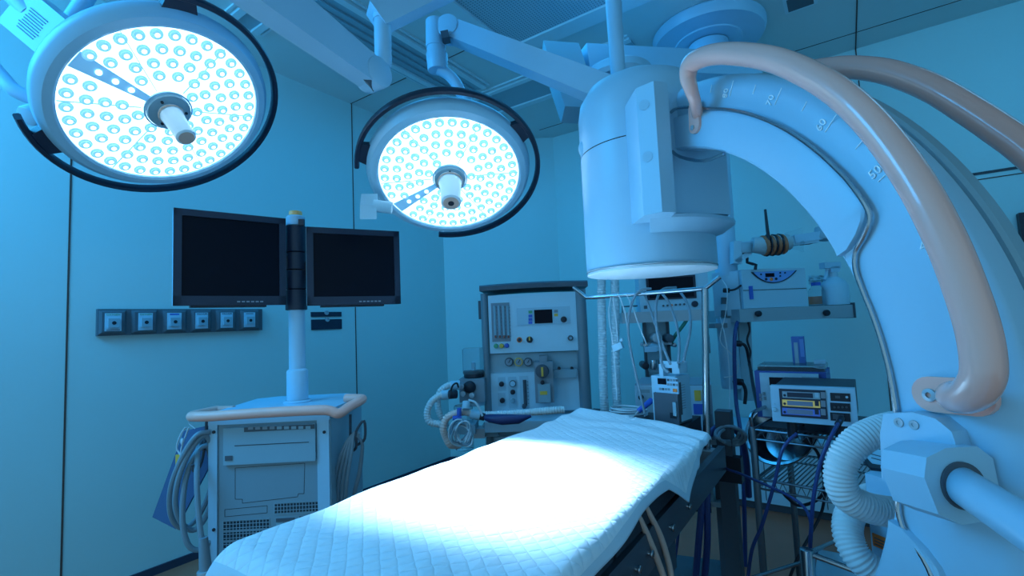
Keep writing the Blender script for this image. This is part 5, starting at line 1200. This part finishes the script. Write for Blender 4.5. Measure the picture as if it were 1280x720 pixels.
for i, (u0, u1) in enumerate(((877, 871), (884, 882))):
    cab('blue_hose', ('blue hose hanging to the floor beside the table corner, left of the pair', 'blue hose hanging to the floor beside the table corner, right of the pair')[i], [(u0 + 6, 562, 1.9), (u0 + 1, 585, 1.8), (u0, 630, 1.75), (u1 + 2, 680, 1.75), (u1 - 3, 740, 1.8)], .0115, BCABLE, 'hose')
cab('blue_hose', 'blue hose arching over the tangle behind the screen post', [(874, 570, 2.0), (885, 545, 2.05), (903, 532, 2.1), (922, 540, 2.15), (932, 570, 2.2), (936, 620, 2.3)], .014, BCABLE, 'hose')
cab('blue_cable', 'thin blue cable slanting down left of the blue hoses', [(862, 590, 1.95), (855, 620, 1.9), (850, 650, 1.9), (845, 690, 1.9), (838, 730, 1.9)], .0055, BCABLE)
t = thing('coiled_lead', 'grey lead wound in small loops below the screen post', 'cable', Matrix.Translation(D(910, 540, 2.0)))
P = []
for i in range(30):
    a = i * .52; P.append(D(908 + 16 * math.cos(a) + i * .35, 541 + 10 * math.sin(a) + i * .2, 2.0 + .03 * math.sin(i)))
MB().tube(P, .0065, 8, 4).build('lead', CABLE, t, world=True)
# ------------------------------------------------------------------ dark stand behind the table end
EA, EB = D(793, 481, 2.30), D(888, 484, 2.18)
FE = Fr(((EA.x + EB.x) / 2, (EA.y + EB.y) / 2, 0), math.atan2(EB.y - EA.y, EB.x - EA.x))
pe = [FE.p(793, 480), FE.p(889, 482)]; zE = FE.p(840, 548).z
se = thing('equipment_stand', 'dark metal equipment stand with shelves behind the table end', 'stand', FE.m)
for xx in (pe[0].x + .03, pe[1].x + .0):
    for yy in (.06, .32): MB().box(xx - .014, xx + .014, yy - .014, yy + .014, .08, zE, .003).build('post', DGREY, se)
MB().box(pe[0].x, pe[1].x + .03, .02, .36, zE - .025, zE, .004).build('shelf', STEEL, se)
zS2 = FE.p(870, 626).z
MB().box(pe[0].x, pe[1].x + .03, .0, .36, zS2 - .02, zS2, .004).build('shelf', STEEL, se); MB().fb(FE, 840, 628, 889, 639, -.012, .02, .003).build('drawer_front', BLACK, se)
MB().box(pe[0].x - .02, pe[1].x + .05, -.02, .40, .06, .10, .01).build('base', DGREY, se)
for xx in (pe[0].x, pe[1].x + .02):
    for yy in (.02, .34): MB().cyl((xx - .012, yy, .035), (xx + .012, yy, .035), .035, n=18, bev=.004).build('caster', BLACK, se)
eu = thing('electrosurgical_unit', 'white fronted electrosurgical unit with yellow keys, partly hidden behind the infusion pump', 'electrosurgical unit', frame(FE.w(0, 0, zE), math.atan2(EB.y - EA.y, EB.x - EA.x)))
bl(MB().box(pe[0].x, pe[1].x, .006, .30, zE, (pe[0].z + pe[1].z) / 2, .006), FE, 'case', GREY, eu)
ef = bl(MB().fb(FE, 795, 482.5, 886, 546, -.006, .008, .004), FE, 'front_panel', WHITE2, eu)
bl(MB().fb(FE, 868, 488, 876, 501, -.009, -.005, .001), FE, 'key', YELLOW, ef); bl(MB().fb(FE, 878, 488, 883, 501, -.009, -.005, .001), FE, 'key', YELLOW, ef); bl(MB().fb(FE, 867, 505, 884, 518, -.009, -.005, .001), FE, 'key', BLUE, ef)
bl(MB().fc(FE, 801, 497, 3.4, -.02, -.004, 16, .002), FE, 'socket', BLACK, ef); bl(MB().fb(FE, 797, 487, 812, 491, -.008, -.005, .001), FE, 'panel_print', PALE, ef)
for v in (497, 520): 
    a = FE.px(905, v, pe[1].x); bl(MB().box(pe[1].x - .002, pe[1].x + .008, .05, .26, a.z - .022, a.z + .022, .003), FE, 'side_plate', DGREY, eu)
lo = thing('connector_box', 'pale connector box with black sockets on the lower shelf of the dark stand', 'box', frame(FE.w(0, 0, zS2), math.atan2(EB.y - EA.y, EB.x - EA.x)))
a, b = FE.p(851, 590, .0), FE.p(892, 622, 0)
bl(MB().box(a.x, b.x, .01, .26, zS2, a.z, .004), FE, 'case', PALE, lo)
for u in (858, 863, 868): bl(MB().fc(FE, u, 613, 1.6, -.002, .012, 12), FE, 'socket', BLACK, lo)
bl(MB().fc(FE, 887, 617, 1.6, -.002, .012, 12), FE, 'socket', BLACK, lo)
# second dark stand with curved foot
ds = thing('drip_stand', 'dark floor stand with upright pole between the table and the trolley', 'stand', Matrix.Translation((D(918, 700, 2.05).x, D(918, 700, 2.05).y, 0)))
o_ = D(918, 700, 2.05); o_.z = 0
MB().box(o_.x - .03, o_.x + .03, o_.y - .03, o_.y + .03, .06, .95, .01).build('pillar', DGREY, ds, world=True)
for k in range(4):
    a = k * PI / 2 + .5; d_ = V((math.cos(a), math.sin(a), 0)); MB().beam(o_ + V((0, 0, .08)), o_ + d_ * .20 + V((0, 0, .055)), .05, .045, w2=.035, h2=.03, bev=.006).build('foot', DGREY, ds, world=True)
    MB().cyl(o_ + d_ * .20 + V((-.012, 0, .028)), o_ + d_ * .20 + V((.012, 0, .028)), .028, n=16, bev=.004).build('caster', BLACK, ds, world=True)
MB().beam(o_ + V((-.06, -.02, .72)), o_ + V((.06, -.02, .72)), .05, .10, bev=.01).build('clamp', BLACK, ds, world=True)
# steel bowls on the trolley and low cabinet behind
bw_ = thing('steel_bowl', 'large shiny steel bowl tilted on the middle trolley shelf', 'bowl', Matrix.Translation(FT.w(.0, .2, zt2)))
zc = zt2 + .10; cb2 = FT.p(985, 585, .2)
axb = V((-.2, -.75, .6)).normalized()
bl(MB().lathe([(0, -.055), (.05, -.053), (.095, -.03), (.125, .01), (.135, .035), (.145, .038), (.143, .043), (.131, .040), (.12, .014), (.09, -.025), (0, -.048)], (cb2.x, .2, zt2 + .125), axb, 40), FT, 'bowl', CHROME, bw_)
lc = thing('low_cabinet', 'low pale cabinet standing against the back wall behind the trolley', 'cabinet', Matrix.Translation((.0, 4.1, 0)))
bp2 = MB().box(-.9, 1.2, 3.72, YB - .02, .06, .46, .01).build('case', APAN, lc, world=True); MB().box(-.92, 1.22, 3.70, YB - .02, .46, .50, .005).build('top', WHITE2, lc, world=True)
for x in (-.55, -.2, .15, .5, .85): MB().box(x - .002, x + .002, 3.716, 3.722, .08, .45).build('door_gap', DGREY, bp2, world=True)
MB().box(-.88, 1.18, 3.76, YB - .03, 0, .06).build('plinth', DGREY, lc, world=True)
# near chrome trolley corner at the bottom right
nt_ = thing('chrome_stand', 'chrome corner post and rails of a small stand at the bottom edge', 'stand', Matrix.Translation((D(1009, 700, 1.3).x, D(1009, 700, 1.3).y, 0)))
o_ = D(1008, 686, 1.3)
MB().cyl(V((o_.x, o_.y, .0)), o_, .017, n=20, bev=.004).build('post', CHROME, nt_, world=True)
e_ = D(1075, 716, 1.22); MB().tube([o_ - UP * .01, V((e_.x, e_.y, e_.z))], .007, 10).build('rail', CHROME, nt_, world=True)
e_ = D(920, 728, 1.55); MB().tube([o_ - UP * .03, e_], .005, 10).build('rail', CHROME, nt_, world=True)
e_ = D(1046, 676, 1.6); MB().tube([o_ - UP * .012, e_], .006, 10).build('rail', CHROME, nt_, world=True)
MB().box(o_.x + .01, o_.x + .26, o_.y - .02, o_.y + .22, o_.z - .10, o_.z - .085, .004).build('shelf', PALE, nt_, world=True)
for dx, dy in ((.25, 0), (.25, .2), (.0, .2)):
    MB().cyl(V((o_.x + dx, o_.y + dy, 0)), V((o_.x + dx, o_.y + dy, o_.z - .085)), .012, n=14).build('post', CHROME, nt_, world=True)
# wall box at the right edge
q = ONY(1274, 290, YB)
wb = thing('wall_box', 'dark wall mounted box cut by the right edge of the photo', 'wall box', Matrix.Translation((q.x, YB, q.z)))
a, b = ONY(1270, 268, YB), ONY(1300, 308, YB)
MB().box(a.x, b.x + .1, YB - .06, YB, b.z, a.z, .008).build('case', BLACK, wb, world=True)
MB().box(a.x + .02, b.x + .08, YB - .064, YB - .058, b.z + .04, a.z - .03, .004).build('face', NAVY, wb, world=True)
# ------------------------------------------------------------------ light, world, camera
LB = (.03, .43, 1.0)
def area(name, loc, to, size, watts, col=LB, sy=None):
    l = bpy.data.lights.new(name, 'AREA'); l.energy = watts; l.color = col; l.size = size
    if sy: l.shape = 'RECTANGLE'; l.size_y = sy
    o = bpy.data.objects.new(name, l); COL.objects.link(o); o.location = loc
    o.rotation_euler = (V(to) - V(loc)).to_track_quat('-Z', 'Y').to_euler(); return o
def spot(name, loc, to, ang, blend, watts, col, size):
    l = bpy.data.lights.new(name, 'SPOT'); l.energy = watts; l.color = col; l.spot_size = rad(ang); l.spot_blend = blend; l.shadow_soft_size = size
    o = bpy.data.objects.new(name, l); COL.objects.link(o); o.location = loc
    o.rotation_euler = (V(to) - V(loc)).to_track_quat('-Z', 'Y').to_euler(); return o
spot('lamp_beam', C1 + N1.normalized() * .18, (-.88, .98, .95), 30, .6, 300, (.42, .70, 1), .05)
spot('lamp_beam', C2 + N2.normalized() * .18, (-.80, 1.08, .95), 35, .6, 300, (.42, .70, 1), .05)
area('added_light', (-2.75, -.7, 3.0), (-2.6, 1.6, 1.3), 1.5, 100)  # added key out of view behind the camera, not a fixture of the room
area('added_light', (-1.6, 2.6, 3.22), (-1.6, 2.6, 0), 1.6, 22)  # added fill under the ceiling, brightens the left wall and slanted corner
area('added_light', (1.3, 2.6, 3.22), (.6, 4.2, 1.2), 1.2, 24, (.08, .44, .85))  # added out of view only to lift the back wall
w = bpy.data.worlds.new('room_ambience'); bpy.context.scene.world = w; w.use_nodes = True
w.node_tree.nodes['Background'].inputs[0].default_value = (.20, .43, .60, 1); w.node_tree.nodes['Background'].inputs[1].default_value = 1.22
cam = bpy.data.cameras.new('camera'); cam.sensor_width = 36; cam.lens = FOC / 1280 * 36; cam.clip_start = .02
co = bpy.data.objects.new('camera', cam); COL.objects.link(co)
co.matrix_world = Matrix(((CR.x, CU.x, -CF.x, CAM.x), (CR.y, CU.y, -CF.y, CAM.y), (CR.z, CU.z, -CF.z, CAM.z), (0, 0, 0, 1)))
sc = bpy.context.scene; sc.camera = co
sc.view_settings.view_transform = 'Standard'; sc.view_settings.look = 'None'; sc.view_settings.gamma = 1; sc.view_settings.use_curve_mapping = False
sc.view_settings.exposure = 0
sc.cycles.max_bounces = 6; sc.cycles.use_denoising = True
